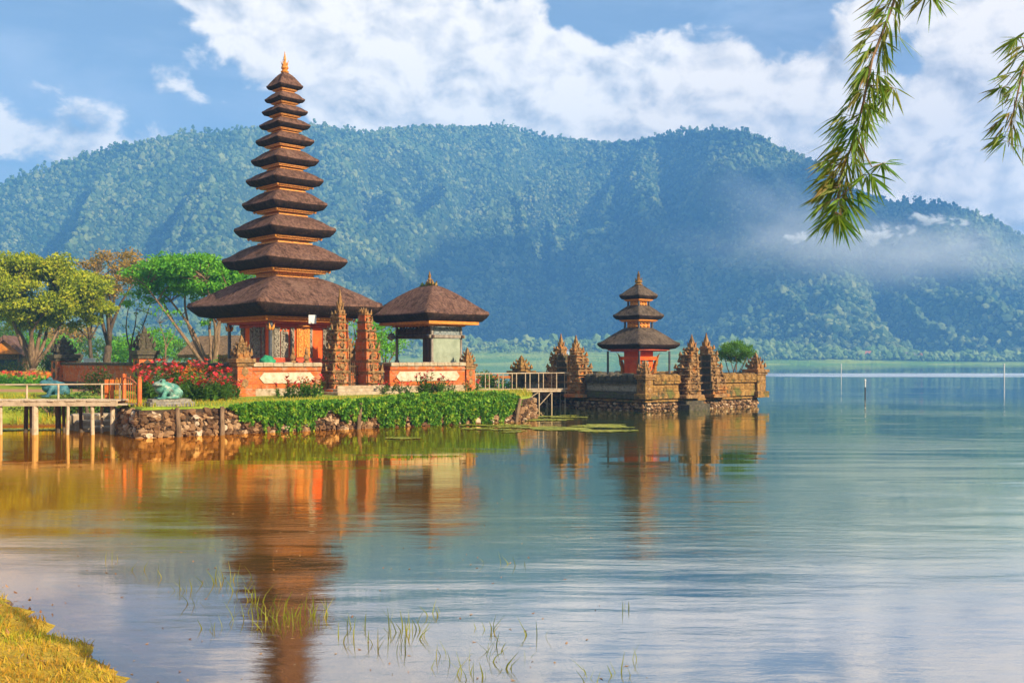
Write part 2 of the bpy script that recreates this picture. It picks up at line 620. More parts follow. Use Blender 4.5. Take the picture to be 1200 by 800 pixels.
M['leaf_olive'] = make_leaf('olive green leaves', [(.09, .14, .006), (.24, .31, .010), (.43, .45, .015), (.54, .46, .025)])
M['leaf_bright'] = make_leaf('bright green leaves', [(.025, .14, .012), (.07, .29, .015), (.15, .42, .02), (.24, .50, .03)])
M['leaf_gold'] = make_leaf('golden autumn leaves', [(.17, .12, .02), (.34, .20, .03), (.46, .27, .06), (.40, .16, .03)])
M['leaf_mid'] = make_leaf('mid green leaves', [(.03, .08, .012), (.07, .17, .02), (.14, .27, .03)])
M['leaf_dark'] = make_leaf('dark hedge leaves', [(.018, .03, .008), (.045, .065, .012), (.10, .11, .02)])
M['leaf_ivy'] = make_leaf('creeper leaves', [(.012, .05, .006), (.05, .18, .010), (.17, .38, .02), (.50, .50, .04)], nscale=4.5, noise_amt=.65)
M['leaf_topiary'] = make_leaf('topiary leaves', [(.03, .10, .01), (.08, .22, .015), (.17, .34, .03)], nscale=1.5)
M['leaf_bamboo'] = make_leaf('bamboo leaves', [(.03, .13, .012), (.08, .22, .018), (.16, .27, .03), (.22, .20, .04), (.30, .15, .05)], trans=.4, noise_amt=.55, nscale=2.2)
M['grass'] = make_leaf('grass blades', [(.14, .20, .012), (.34, .34, .02), (.52, .38, .03), (.50, .24, .045)], nscale=1.1)
M['bank_blades'] = make_leaf('golden bank grass', [(.14, .20, .012), (.30, .33, .018), (.54, .38, .025), (.58, .30, .03), (.40, .20, .03), (.20, .26, .02)], nscale=.9, noise_amt=.6)
M['grass_water'] = make_leaf('water grass blades', [(.12, .15, .01), (.25, .27, .02), (.40, .30, .05)], nscale=3)
M['petal_red'] = make_leaf('red petals', [(.50, .015, .02), (.62, .03, .03), (.70, .05, .08)], trans=.25, noise_amt=.1)
M['petal_orange'] = make_leaf('orange petals', [(.62, .10, .01), (.70, .22, .02), (.62, .05, .02)], trans=.25, noise_amt=.1)
M['bark'] = mat_noise('tree bark', [(.25, (.07, .04, .022)), (.5, (.20, .125, .07)), (.78, (.34, .23, .14))], 7, 6, .9, .8, .04, 25, stretch=(1, 1, .3))
M['bark_dark'] = mat_noise('dark tree bark', [(.25, (.035, .025, .016)), (.5, (.10, .07, .045)), (.78, (.18, .13, .09))], 7, 6, .9, .8, .04, 25, stretch=(1, 1, .3))
M['white_paint'] = mat_noise('white painted board', [(.3, (.55, .55, .53)), (.7, (.72, .72, .70))], 3, 4, .7, .1, .005)
M['green_cloth'] = mat_noise('green cloth', [(.3, (.015, .20, .09)), (.7, (.05, .34, .17))], 4, 4, .8, .3, .02)
M['steps'] = mat_noise('worn stone steps', [(.25, (.20, .14, .08)), (.5, (.38, .29, .19)), (.78, (.50, .42, .31))], 5, 6, .9, .5, .02, 25, second=[((.12, .10, .04), 2, .58, .75)])
M['lily'] = make_leaf('floating weed', [(.16, .20, .015), (.30, .31, .02), (.42, .36, .04)], trans=.1, nscale=1.0)
M['black_paint'] = mat_noise('dull black gauge post', [(.3, (.02, .02, .02)), (.7, (.06, .06, .055))], 6, 3, .7, .1, .005)
M['grille'] = mat_noise('blackened wooden grille', [(.3, (.05, .03, .015)), (.7, (.14, .085, .04))], 9, 4, .8, .4, .01)
# ------------------------------------------------------------------ numeric noise
_perm = np.random.default_rng(11).permutation(4096).astype(np.int64)


def _hash(ix, iy):
    return _perm[(_perm[ix & 4095] + iy) & 4095] / 4095.0


def vnoise(x, y):
    ix = np.floor(x).astype(np.int64)
    iy = np.floor(y).astype(np.int64)
    fx = x - ix
    fy = y - iy
    fx = fx * fx * fx * (fx * (fx * 6 - 15) + 10)
    fy = fy * fy * fy * (fy * (fy * 6 - 15) + 10)
    a = _hash(ix, iy)
    b = _hash(ix + 1, iy)
    c = _hash(ix, iy + 1)
    d = _hash(ix + 1, iy + 1)
    return (a * (1 - fx) + b * fx) * (1 - fy) + (c * (1 - fx) + d * fx) * fy


def fbm(x, y, o=4, g=.5):
    s = 0
    a = 1
    n = 0
    for i in range(o):
        s = s + a * vnoise(x * 2 ** i + 17.3 * i, y * 2 ** i + 5.1 * i)
        n += a
        a *= g
    return s / n


def sdf_poly(px, py, poly):
    """signed distance, positive inside"""
    d = np.full(px.shape, 1e9)
    inside = np.zeros(px.shape, bool)
    n = len(poly)
    for i in range(n):
        ax, ay = poly[i]
        bx, by = poly[(i + 1) % n]
        ex, ey = bx - ax, by - ay
        t = np.clip(((px - ax) * ex + (py - ay) * ey) / (ex * ex + ey * ey), 0, 1)
        d = np.minimum(d, np.hypot(px - ax - t * ex, py - ay - t * ey))
        c = ((ay > py) != (by > py)) & (px < (bx - ax) * (py - ay) / (by - ay + 1e-12) + ax)
        inside ^= c
    return np.where(inside, d, -d)


def grid_faces(ny, nx):
    i = np.arange(ny - 1)[:, None] * nx + np.arange(nx - 1)[None, :]
    return np.stack([i, i + 1, i + nx + 1, i + nx], -1).reshape(-1, 4)


# ------------------------------------------------------------------ mountain
RIDGE = np.array([(-420, 330), (-250, 300), (-120, 258), (0, 222), (60, 198), (130, 178), (200, 162), (280, 157), (330, 152), (370, 150), (400, 156), (430, 159),
                  (470, 153), (530, 151), (590, 151), (640, 164), (700, 168), (735, 170), (780, 160), (830, 156), (870, 156), (900, 170), (950, 191),
                  (1000, 225), (1050, 241), (1110, 244), (1160, 262), (1200, 281), (1300, 320), (1480, 370)], float)


def ridge_k(k):
    return (HOR - np.interp(k * FP + 600, RIDGE[:, 0], RIDGE[:, 1])) / FP


def foot_y(k):
    return 770 + 300 * np.exp(-((k - .05) / .17) ** 2) - 30 * np.clip(k - .2, 0, 1) / .3 - 40 * np.clip(-.25 - k, 0, 1)


def ridge_y(k):
    return foot_y(k) + 470 + 60 * vnoise(k * 9 + 3, k * 0)


def mountain_z(k, Y):
    y0, yr = foot_y(k), ridge_y(k)
    s = (Y - y0) / (yr - y0)
    top = 2.5 + ridge_k(k) * yr
    X = k * Y
    ss = np.clip(s, 0, 1)
    base = top * ss ** .84 * np.where(s < 1, 1, 1) - np.clip(s - 1, 0, 2) * 260
    warp = (fbm(X / 170, Y / 260, 3) - .5) * 2.2
    r1 = 1 - np.abs(2 * vnoise(X / 140 + warp, Y / 560 + 9) - 1)
    r2 = 1 - np.abs(2 * vnoise(X / 52 + warp * 1.6 + 4, Y / 230 + 2) - 1)
    r3 = fbm(X / 30, Y / 34, 3) - .5
    env = np.sin(np.pi * np.clip(ss, 0, 1) ** .8) ** .8
    env = env * (.35 + .65 * np.clip(ss * 1.6, 0, 1))
    # long spurs that fall from the ridge towards the shore
    for k0, k1, wl, wr in ((.000, -.050, 95, 36), (-.035, .055, 90, 30), (-.16, -.215, 70, 34), (.12, .16, 60, 40), (-.27, -.33, 80, 40), (.30, .36, 70, 50)):
        kc = k1 + (k0 - k1) * ss
        dx = (k - kc) * Y + 18 * (fbm(X / 60, Y / 60, 2) - .5)
        r1 = np.maximum(r1, 1.05 * np.where(dx > 0, np.exp(-(dx / wr) ** 2), np.exp(-(dx / wl) ** 2)))
    z = base - env * (215 * (1 - np.clip(r1, 0, 1)) ** 1.15 + 64 * (1 - r2)) + env * 20 * r3
    # low foothills with plantations in front
    fh = np.clip((Y - 712) / 60, 0, 1)
    low = 1.2 + 7 * fh + np.clip((y0 - Y + 40) / 80, 0, 1) * fh * 13 * fbm(X / 55, Y / 45, 3)
    far = np.clip((s + .12) / .2, 0, 1)
    z = np.where(s < .3, np.maximum(z * far, low * (1 - far) + z * far), z)
    z = np.where(Y < 716, np.minimum(z, (Y - 704) * .22), z)
    return z


kk = np.linspace(-.82, .80, 720)
tt = np.linspace(0, 1, 270)
K, T_ = np.meshgrid(kk, tt)
Y0g = 690 + 0 * K
YY = Y0g + T_ ** 1.05 * (ridge_y(K) + 200 - Y0g)
ZZ = mountain_z(K, YY)


def make_hill_mat():
    m, t = new_mat('forested hillside')
    v = coords(t)
    sp = t.node('ShaderNodeSeparateXYZ')
    t.link(v, sp.inputs[0])
    n = t.noise(v, .05, 5, .65, .3)
    c = t.ramp(n, [(.3, (.025, .055, .02)), (.55, (.06, .10, .03)), (.75, (.13, .16, .045))])
    n2 = t.noise(t.mapping(v, scale=(.6, 2.0, 2)), .03, 3, .6)
    field = t.mix(t.smooth(n2, .42, .58), (.16, .30, .04), (.33, .42, .07))
    c = t.mix(t.smooth(sp.outputs[2], 9, 17), field, c)
    nb = t.noise(v, .25, 4, .7)
    finish(t, c, .95, nb, 1.0, 3.0, .05)
    return m


hills = np_mesh('hills', np.stack([K * YY, YY, ZZ], -1).reshape(-1, 3), grid_faces(*K.shape), make_hill_mat(), smooth=True)
tag(hills, kind='structure')


def crowns(k, Y, r, seed=1, lift=.55, zs=None):
    """many small rough crowns as one array mesh"""
    g = np.random.default_rng(seed)
    V, F = ICO[1]
    V = np.array(V)
    F = np.array(F)
    n = len(k)
    z = mountain_z(k, Y) if zs is None else zs
    c = np.stack([k * Y, Y, z + r * lift], -1)
    ang = g.uniform(0, 6.28, n)
    ca, sa = np.cos(ang), np.sin(ang)
    P = V[None] * (1 + g.uniform(-.42, .42, (n, len(V), 1)))
    x = P[..., 0] * ca[:, None] - P[..., 1] * sa[:, None]
    y = P[..., 0] * sa[:, None] + P[..., 1] * ca[:, None]
    P = np.stack([x, y, P[..., 2] * g.uniform(.8, 1.25, (n, 1))], -1) * r[:, None, None] + c[:, None]
    FF = F[None] + (np.arange(n) * len(V))[:, None, None]
    return P.reshape(-1, 3), FF.reshape(-1, 3)


g = np.random.default_rng(5)
n = 115000
ck = g.uniform(-.62, .62, n)
cs = g.uniform(-.08, 1.01, n)
cY = foot_y(ck) + cs * (ridge_y(ck) - foot_y(ck))
cz = mountain_z(ck, cY)
keep = cz > 8
ck, cY = ck[keep], cY[keep]
V1, F1 = crowns(ck, cY, np.clip(g.lognormal(.50, .38, len(ck)), .8, 4.2) * (.85 + .5 * vnoise(ck * 60, cY / 40)), 2)
# the row of tall trees along the skyline
rk = []
k = -.60
while k < .60:
    if vnoise(np.array([k * 40]), np.array([.5]))[0] > .22:
        rk.append(k)
    k += g.uniform(.0009, .0034)
rk = np.array(rk)
ry = ridge_y(rk) + g.uniform(-4, 3, len(rk))
rz = mountain_z(rk, ry)
rh = 1 + g.uniform(3, 12, len(rk)) * (.35 + vnoise(rk * 22 + 8, rk * 0))
parts_v, parts_f = [V1], [F1]
off = len(V1)
for dz, rr in ((1.0, 1.9), (.72, 2.4), (.8, 2.0), (.45, 2.4), (.2, 3.0)):
    v2, f2 = crowns(rk + g.uniform(-.0018, .0018, len(rk)), ry, rr * g.uniform(.5, 1.35, len(rk)), 3 + int(dz * 100), zs=rz + rh * dz - 1, lift=0)
    parts_v.append(v2)
    parts_f.append(f2 + off)
    off += len(v2)
mb = MB()
for k_, y_, z_, h_ in zip(rk, ry, rz, rh):
    mb.tube([(k_ * y_, y_, z_ - 3), (k_ * y_, y_, z_ + h_)], .35, 3, cap=False)
tv = np.array(mb.v)
tf = np.array(mb.f)
tf3 = np.concatenate([tf[:, [0, 1, 2]], tf[:, [0, 2, 3]]])
parts_v.append(tv)
parts_f.append(tf3 + off)


def make_forest_mat(name, cols):
    m, t = new_mat(name)
    geo = t.node('ShaderNodeNewGeometry')
    f = t.math('ADD', t.math('MULTIPLY', geo.outputs['Random Per Island'], .34), t.math('MULTIPLY', t.noise(coords(t), .016, 5, .65), .72))
    c = t.ramp(f, [(.2 + .2 * i, q) for i, q in enumerate(cols)])
    nb = t.noise(coords(t), .9, 3, .7)
    finish(t, c, .9, nb, 1.0, 1.2, .1)
    return m


forest = np_mesh('forest', np.concatenate(parts_v), np.concatenate(parts_f), make_forest_mat('mountain forest', [(.012, .04, .02), (.04, .095, .032), (.14, .21, .065), (.34, .37, .13)]))
tag(forest, 'dense blue green forest covering the whole mountain slope up to its skyline', 'forest', kind='stuff')

# far shore: trees with sunlight put into their paler colour, and plantation rows
n = 9000
sk = np.concatenate([g.uniform(.21, .62, 6000), g.uniform(-.62, .12, 3000)])
sy = np.where(sk > .2, g.uniform(722, 775, n), g.uniform(726, 830, n))
keep = ~((sk > -.09) & (sk < .11) & (sy < 742))
sk, sy = sk[keep], sy[keep]
rr = np.clip(g.lognormal(.15, .45, len(sk)), .5, 3.4) * np.where((sy > 745), 1.15, .85)
V2, F2 = crowns(sk, sy, rr, 9, lift=1.3)
shore_wood = np_mesh('shore_woodland', V2, F2, make_forest_mat('shore trees', [(.07, .15, .035), (.14, .24, .06), (.24, .33, .09), (.34, .40, .14)]))
tag(shore_wood, 'pale green band of small trees along the far lake shore under the mountain', 'woodland', kind='stuff')
n = 6000
pk = g.uniform(-.1, .17, n)
row = g.integers(0, 14, n)
py_ = 800 + row * 9.0
V3, F3 = crowns(pk, py_ + g.uniform(-1, 1, n), g.uniform(1.1, 2.0, n), 19, lift=1.0)
plant = np_mesh('plantation', V3, F3, make_forest_mat('plantation rows', [(.05, .13, .03), (.10, .20, .045), (.18, .28, .07), (.26, .33, .1)]))
tag(plant, 'rows of planted trees on the low foothill across the lake', 'plantation', kind='stuff')

# ------------------------------------------------------------------ the near bank, the garden land, the temple island
BANK = [(-16, 17.5), (-9, 13.2), (-5.6, 10.75), (-4.7, 9.9), (-4.15, 9.0), (-3.65, 8.4), (-3.1, 7.75), (-2.5, 6.6), (-1.5, 4), (1.5, 1.7), (7, -1), (9, -14), (-40, -14), (-40, 18)]
xs = np.arange(-30, 8, .16)
ys = np.arange(-6, 18, .16)
GX, GY = np.meshgrid(xs, ys)
d = sdf_poly(GX, GY, BANK)
d = d + (fbm(GX * 1.6, GY * 1.6, 4) - .5) * .55
GZ = np.where(d > 0, .03 + .55 * (1 - np.exp(-d * .55)), np.maximum(d * .25, -.6)) + (fbm(GX * 3.1, GY * 3.1, 3) - .5) * .09 * (d > -.1)


def bank_z(x, y):
    dd = sdf_poly(np.array([x]), np.array([y]), BANK)
    return dd


M['mud'] = mat_noise('wet mud margin', [(.3, (.07, .035, .015)), (.6, (.16, .085, .04)), (.8, (.26, .16, .09))], 5, 6, .55, .6, .03, 22, spec=.5)
M['bank'] = mat_noise('trodden yellow turf', [(.3, (.22, .13, .012)), (.5, (.44, .29, .025)), (.72, (.56, .35, .05))], 3.2, 6, .95, .9, .05, 24,
                      second=[((.25, .26, .02), 1.4, .5, .72), ((.40, .19, .04), 2.3, .58, .76)])
bank = np_mesh('bank', np.stack([GX, GY, GZ], -1).reshape(-1, 3), grid_faces(*GX.shape), [M['bank'], M['mud']], smooth=True)
fz_ = GZ[:-1, :-1].ravel() + .05 * (fbm(GX * 4, GY * 4, 3) - .5)[:-1, :-1].ravel()
bank.data.polygons.foreach_set('material_index', (fz_ < .055).astype(np.int32))
tag(bank, kind='structure')

LAND = [(-260, 37), (-60, 36.5), (-40, 36.0), (-28, 36.9), (-22, 37.6), (-18.5, 38.3), (-16.4, 39.6), (-14.8, 41), (-10, 42), (-3, 50), (-0.8, 55), (-1.6, 62), (-5, 74), (-12, 90),
        (-19, 120), (-30, 180), (-80, 300), (-260, 420)]


def land_z(GX, GY):
    d = sdf_poly(GX, GY, LAND)
    d = d + (fbm(GX * .9, GY * .9, 3) - .5) * .7
    z = np.where(d > 0, np.minimum(.04 + .30 * d, .62 + .03 * d), np.maximum(.25 * d, -1.6))
    z = np.minimum(z, .88 + (fbm(GX * .12, GY * .12, 3) - .5) * .25) + (fbm(GX * 2.2, GY * 2.2, 2) - .5) * .05 * (d > 0)
    return z


xs = np.concatenate([np.arange(-260, -45, 2.5), np.arange(-45, 3, .3)])
ys = np.concatenate([np.arange(33, 75, .3), np.arange(75, 430, 2.5)])
GX, GY = np.meshgrid(xs, ys)


def make_lawn():
    m, t = new_mat('lawn with a dirt path')
    v = coords(t)
    sp = t.node('ShaderNodeSeparateXYZ')
    t.link(v, sp.inputs[0])
    n = t.noise(v, .7, 6, .65, .3)
    c = t.ramp(n, [(.3, (.12, .19, .015)), (.5, (.25, .31, .025)), (.7, (.38, .37, .05))])
    n2 = t.noise(v, .35, 4, .6)
    pth = t.math('ABSOLUTE', t.math('SUBTRACT', t.math('ADD', sp.outputs[1], t.math('MULTIPLY', n2, 2.5)), 56.3))
    c = t.mix(t.smooth(pth, 1.9, 2.7, 1, 0), c, t.mix(n, (.36, .17, .07), (.48, .30, .16)))
    wet = t.smooth(sp.outputs[2], .02, .17, 1, 0)
    c = t.mix(wet, c, (.20, .085, .02))
    nb = t.noise(v, 9, 5, .7)
    finish(t, c, .95, nb, .9, .06, .05)
    return m


M['lawn'] = make_lawn()
lawn = np_mesh('lawn', np.stack([GX, GY, land_z(GX, GY)], -1).reshape(-1, 3), grid_faces(*GX.shape), M['lawn'], smooth=True)
tag(lawn, kind='structure')

ISLE_Z = .97
IA = Vector((-12.1, 32.4, 0))
IB = Vector((.43, 41.7, 0))
ISLE = [(-12.1, 32.4), (-5.8, 36.9), (-1.2, 40.3), (.43, 41.7), (.95, 44), (.9, 49), (.2, 55), (-6, 64), (-22, 62), (-22, 46), (-16.2, 40), (-13.6, 34.6)]
xs = np.arange(-23, 2, .25)
ys = np.arange(32, 65, .25)
# island top: fan of a dense outline, its rim a little rounded
mb = MB()
out = []
for i in range(len(ISLE)):
    a, b = Vector(ISLE[i]), Vector(ISLE[(i + 1) % len(ISLE)])
    m_ = max(2, int((b - a).length / .35))
    for j in range(m_):
        out.append(a.lerp(b, j / m_))
cen = Vector((-8, 47))
rings = []
for s, z in ((1.0, -1.2), (1.0, ISLE_Z - .16), (.995, ISLE_Z - .05), (.985, ISLE_Z), (.9, ISLE_Z + .03), (.7, ISLE_Z + .02), (.4, ISLE_Z + .02)):
    rings.append([(cen.x + (p.x - cen.x) * s, cen.y + (p.y - cen.y) * s, z + (.03 * mnoise.noise((p.x * 1.3 * s, p.y * 1.3 * s, 0)) if z > .5 else 0)) for p in out])
vs = [p for r_ in rings for p in r_]
N = len(out)
fs = []
for k_ in range(len(rings) - 1):
    for i in range(N):
        j = (i + 1) % N
        fs.append((k_ * N + i, k_ * N + j, (k_ + 1) * N + j, (k_ + 1) * N + i))
vs.append((cen.x, cen.y, ISLE_Z + .02))
for i in range(N):
    fs.append(((len(rings) - 1) * N + i, (len(rings) - 1) * N + (i + 1) % N, len(vs) - 1))
mb.add(vs, fs)
M['isle'] = mat_noise('island turf', [(.3, (.12, .19, .015)), (.5, (.23, .31, .02)), (.72, (.40, .36, .05))], 1.6, 6, .95, .9, .05, 18,
                      second=[((.40, .27, .10), 1.1, .6, .72)])
mb.m = [1 if max(mb.v[i][2] for i in f) < ISLE_Z - .1 else 0 for f in mb.f]
isle = mb.build('island_ground', [M['isle'], M['mortar']], smooth=False)
tag(isle, kind='structure')

# ------------------------------------------------------------------ lake bed and lake
xs = np.concatenate([np.arange(-70, -20, 2), np.arange(-20, 20, .4), np.arange(20, 90, 2)])
ys = np.concatenate([np.arange(-10, 50, .4), np.arange(50, 130, 2)])
GX, GY = np.meshgrid(xs, ys)
d1 = -sdf_poly(GX, GY, BANK)
bed = -np.clip(d1 * .045, -.2, 1.5) - .10 + (fbm(GX * .8, GY * .8, 4) - .5) * .10
M['bed'] = mat_noise('muddy lake bed', [(.3, (.14, .065, .04)), (.5, (.26, .14, .10)), (.7, (.40, .24, .18))], 1.6, 7, .95, .6, .04, 9,
                     second=[((.22, .12, .02), .6, .55, .75), ((.05, .025, .012), 1.9, .6, .7)])
lb = np_mesh('lake_bed', np.stack([GX, GY, bed], -1).reshape(-1, 3), grid_faces(*GX.shape), M['bed'], smooth=True)
tag(lb, kind='structure')


def make_water():
    m, t = new_mat('lake water')
    v = coords(t)
    sp = t.node('ShaderNodeSeparateXYZ')
    t.link(v, sp.inputs[0])
    x, y = sp.outputs[0], sp.outputs[1]
    patch = t.noise(t.mapping(v, scale=(.5, 1, 1)), .09, 4, .6, .3)
    # ripples: small close ones, longer ones further out, a breeze in patches
    w1 = t.noise(t.mapping(v, scale=(.55, 1.9, 1)), 3.0, 5, .6, .4)
    w2 = t.noise(t.mapping(v, scale=(.25, 1.2, 1), rot=(0, 0, .12)), .9, 3, .5, .3)
    w3 = t.noise(t.mapping(v, scale=(.10, .55, 1), rot=(0, 0, -.08)), .5, 3, .5, .2)
    breeze = t.smooth(patch, .42, .60, .10, 1.15)
    xo = t.math('ADD', x, t.math('MULTIPLY', y, -.06))
    lee = t.smooth(xo, -3, 9, .35, 1.0)               # calmer in the lee of the islands
    near = t.smooth(y, 14, 27, 1.5, 1.0)
    amp = t.math('MULTIPLY', t.math('MULTIPLY', breeze, lee), near)
    far = t.smooth(y, 60, 300, 1.0, .5)
    h = t.math('MULTIPLY', t.math('ADD', t.math('MULTIPLY', w1, .0075), t.math('MULTIPLY', w2, .024)), amp)
    h = t.math('ADD', h, t.math('MULTIPLY', t.math('MULTIPLY', w3, .045), t.math('MULTIPLY', lee, far)))
    bn = t.node('ShaderNodeBump')
    bn.inputs['Strength'].default_value = 1.0
    bn.inputs['Distance'].default_value = 1.0
    t.link(h, bn.inputs['Height'])
    # a wind ruffled strip well out on the lake
    strip = t.math('ADD', y, t.math('MULTIPLY', t.noise(t.mapping(v, scale=(.15, 1, 1)), .06, 3, .6), 60))
    st = t.math('MULTIPLY', t.smooth(strip, 182, 190), t.smooth(strip, 240, 232, 0, 1))
    st = t.math('MULTIPLY', t.math('MULTIPLY', st, t.smooth(x, 30, 52)), t.smooth(t.noise(t.mapping(v, scale=(.12, 1, 1)), .12, 4, .7), .35, .6, .25, 1.0))
    gl = t.node('ShaderNodeBsdfGlossy')
    t.link(bn.outputs[0], gl.inputs['Normal'])
    t.link(t.math('ADD', .02, t.math('MULTIPLY', st, .34)), gl.inputs['Roughness'])
    tint_noise = t.noise(v, .16, 4, .6, .3)
    tint_side = t.smooth(t.math('ADD', x, t.math('MULTIPLY', tint_noise, 9)), -6, 10)
    t.link(t.mix(t.smooth(y, 40, 75), t.mix(t.smooth(y, 9, 16), (1, .92, .84), t.mix(tint_side, (1, .70, .30), (.97, .92, .68))), (.92, .96, .97)), gl.inputs[0])  # reflections painted by area into the gloss colour: golden left, greener centre
    fr = t.node('ShaderNodeFresnel')
    fr.inputs[0].default_value = 2.0
    t.link(bn.outputs[0], fr.inputs['Normal'])
    # below the surface: clear over the shallows, murky further out
    tr = t.node('ShaderNodeBsdfTransparent')
    tr.inputs[0].default_value = (.93, .82, .66, 1)
    df = t.node('ShaderNodeBsdfDiffuse')
    mud = t.noise(v, .16, 4, .6, .3)
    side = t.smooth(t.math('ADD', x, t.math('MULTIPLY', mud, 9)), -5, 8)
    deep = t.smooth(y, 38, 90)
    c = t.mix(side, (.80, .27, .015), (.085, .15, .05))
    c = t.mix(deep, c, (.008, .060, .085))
    t.link(c, df.inputs[0])
    murk = t.smooth(t.math('ADD', y, t.math('MULTIPLY', t.math('SUBTRACT', mud, .5), 9)), 6, 20, .08, 1.0)
    under = t.node('ShaderNodeMixShader')
    t.link(murk, under.inputs[0])
    t.link(tr.outputs[0], under.inputs[1])
    t.link(df.outputs[0], under.inputs[2])
    mx = t.node('ShaderNodeMixShader')
    t.link(t.math('MINIMUM', t.math('MULTIPLY', t.math('POWER', fr.outputs[0], .21), t.smooth(t.math('ADD', y, t.math('ADD', t.math('MULTIPLY', x, .9), t.math('MULTIPLY', mud, 5))), 4, 15, .50, 1.0)), 1.0), mx.inputs[0])
    t.link(under.outputs[0], mx.inputs[1])
    t.link(gl.outputs[0], mx.inputs[2])
    o = t.node('ShaderNodeOutputMaterial')
    t.link(mx.outputs[0], o.inputs[0])
    return m


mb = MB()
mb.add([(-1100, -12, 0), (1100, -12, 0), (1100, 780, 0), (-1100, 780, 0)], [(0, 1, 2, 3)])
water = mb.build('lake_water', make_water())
tag(water, kind='structure')

# ------------------------------------------------------------------ haze and low cloud


def volume_mat(name, color, dens, aniso=0.0):
    m, t = new_mat(name)
    p = t.node('ShaderNodeVolumePrincipled')
    p.inputs['Color'].default_value = (*color, 1)
    p.inputs['Density'].default_value = dens
    p.inputs['Anisotropy'].default_value = aniso
    o = t.node('ShaderNodeOutputMaterial')
    t.link(p.outputs[0], o.inputs['Volume'])
    return m


HAZE = .00052
mb = MB()
mb.box((0, 850, -3), (2700, 1900, 420))
hz = mb.build('haze', volume_mat('haze air', (.17, .48, 1.0), HAZE))
tag(hz, kind='stuff')


def vapour_mat(name, dens, scale, lo, hi, soft):
    m, t = new_mat(name)
    v = coords(t)
    ln = t.node('ShaderNodeVectorMath', operation='LENGTH')
    t.link(v, ln.inputs[0])
    fall = t.smooth(ln.outputs['Value'], soft, 1.0, 1.0, 0.0)
    n = t.noise(t.mapping(v, scale=scale), 1.0, 6, .62, .5)
    d = t.math('MULTIPLY', t.smooth(t.math('ADD', n, t.math('MULTIPLY', t.math('SUBTRACT', fall, 1.0), .22)), lo, hi), fall)
    p = t.node('ShaderNodeVolumePrincipled')
    p.inputs['Color'].default_value = (.97, .985, 1.0, 1)
    t.link(t.math('MULTIPLY', d, dens), p.inputs['Density'])
    o = t.node('ShaderNodeOutputMaterial')
    t.link(p.outputs[0], o.inputs['Volume'])
    return m


def mist(name, px, py, Y, size, dens, label, nscale=(3, 1.5, 1.6), lo=.42, hi=.6, soft=.1, tilt=0.0):
    """a soft body of vapour: density falls off to nothing inside an ellipsoid and is torn by noise"""
    V, F = ICO[3]
    mb = MB()
    mb.add([tuple(c * 1.02 for c in p) for p in V], F)
    o = mb.build(name, vapour_mat(name + ' vapour', dens, nscale, lo, hi, soft))
    o.location = at(px, Y, EYE + (HOR - py) / FP * Y)
    o.scale = size
    o.rotation_euler = (0, tilt, 0)
    return tag(o, label, 'mist', kind='stuff')


mist('mist_bank', 1080, 292, 728, (255, 60, 40), .022, 'broad soft bank of mist lying against the lower right shoulder of the mountain', (2.2, 1, 1.2), .25, .65, .0, .05)
mist('mist_bank', 930, 250, 800, (120, 60, 48), .016, 'thin slanting veil of mist over the middle of the right mountain slope', (2.0, 1, 1.2), .25, .65, .0, .45)
mist('low_cloud', 937, 277, 742, (24, 12, 9), .6, 'small bright wisp of cloud in front of the mountain', (2.2, 1, 1.6), .44, .6)
mist('low_cloud', 1030, 272, 738, (42, 14, 17), .5, 'long bright wisp of cloud drifting beside the hanging bamboo tip', (2.6, 1, 1.8), .45, .62)
mist('low_cloud', 1095, 256, 745, (44, 14, 10), .4, 'torn wisp of cloud just under the right shoulder of the ridge', (3.0, 1, 1.6), .45, .62, .1, .2)


# unseen cloud mesh added towards the sun to shade the mountain's right side
def shade_cloud(name, target, dist, size, seed, label):
    c = Vector(target) + sd * dist
    h = Vector((.6, .8, 0)).normalized()
    n2 = sd.cross(h)
    V, F = ICO[4]
    mb = MB()
    vs = []
    for p in V:
        d_ = 1 + .55 * mnoise.fractal(Vector(p) * 1.5 + Vector((seed, 2.2 * seed, 0)), 1.0, 2.0, 5)
        vs.append(c + (h * p[0] * size[0] + n2 * p[1] * size[1] + sd * p[2] * size[2]) * d_)
    mb.add(vs, F)
    m, t = new_mat('added shade cloud')
    df = t.node('ShaderNodeBsdfDiffuse')
    df.inputs[0].default_value = (.85, .86, .88, 1)
    tr = t.node('ShaderNodeBsdfTransparent')
    mx = t.node('ShaderNodeMixShader')
    t.link(t.smooth(t.noise(coords(t), .012, 4, .6), .3, .62, .55, .95), mx.inputs[0])
    t.link(tr.outputs[0], mx.inputs[1])
    t.link(df.outputs[0], mx.inputs[2])
    o = t.node('ShaderNodeOutputMaterial')
    t.link(mx.outputs[0], o.inputs[0])
    return tag(mb.build(name, m, smooth=True), label, 'cloud', kind='stuff')


shade_cloud('cloud', (290, 1090, 175), 1900, (330, 120, 90), 3.0, 'added unseen cloud high on the sunny side, placed to shade the right mountain slope')
# ------------------------------------------------------------------ thatched roofs and carved stone


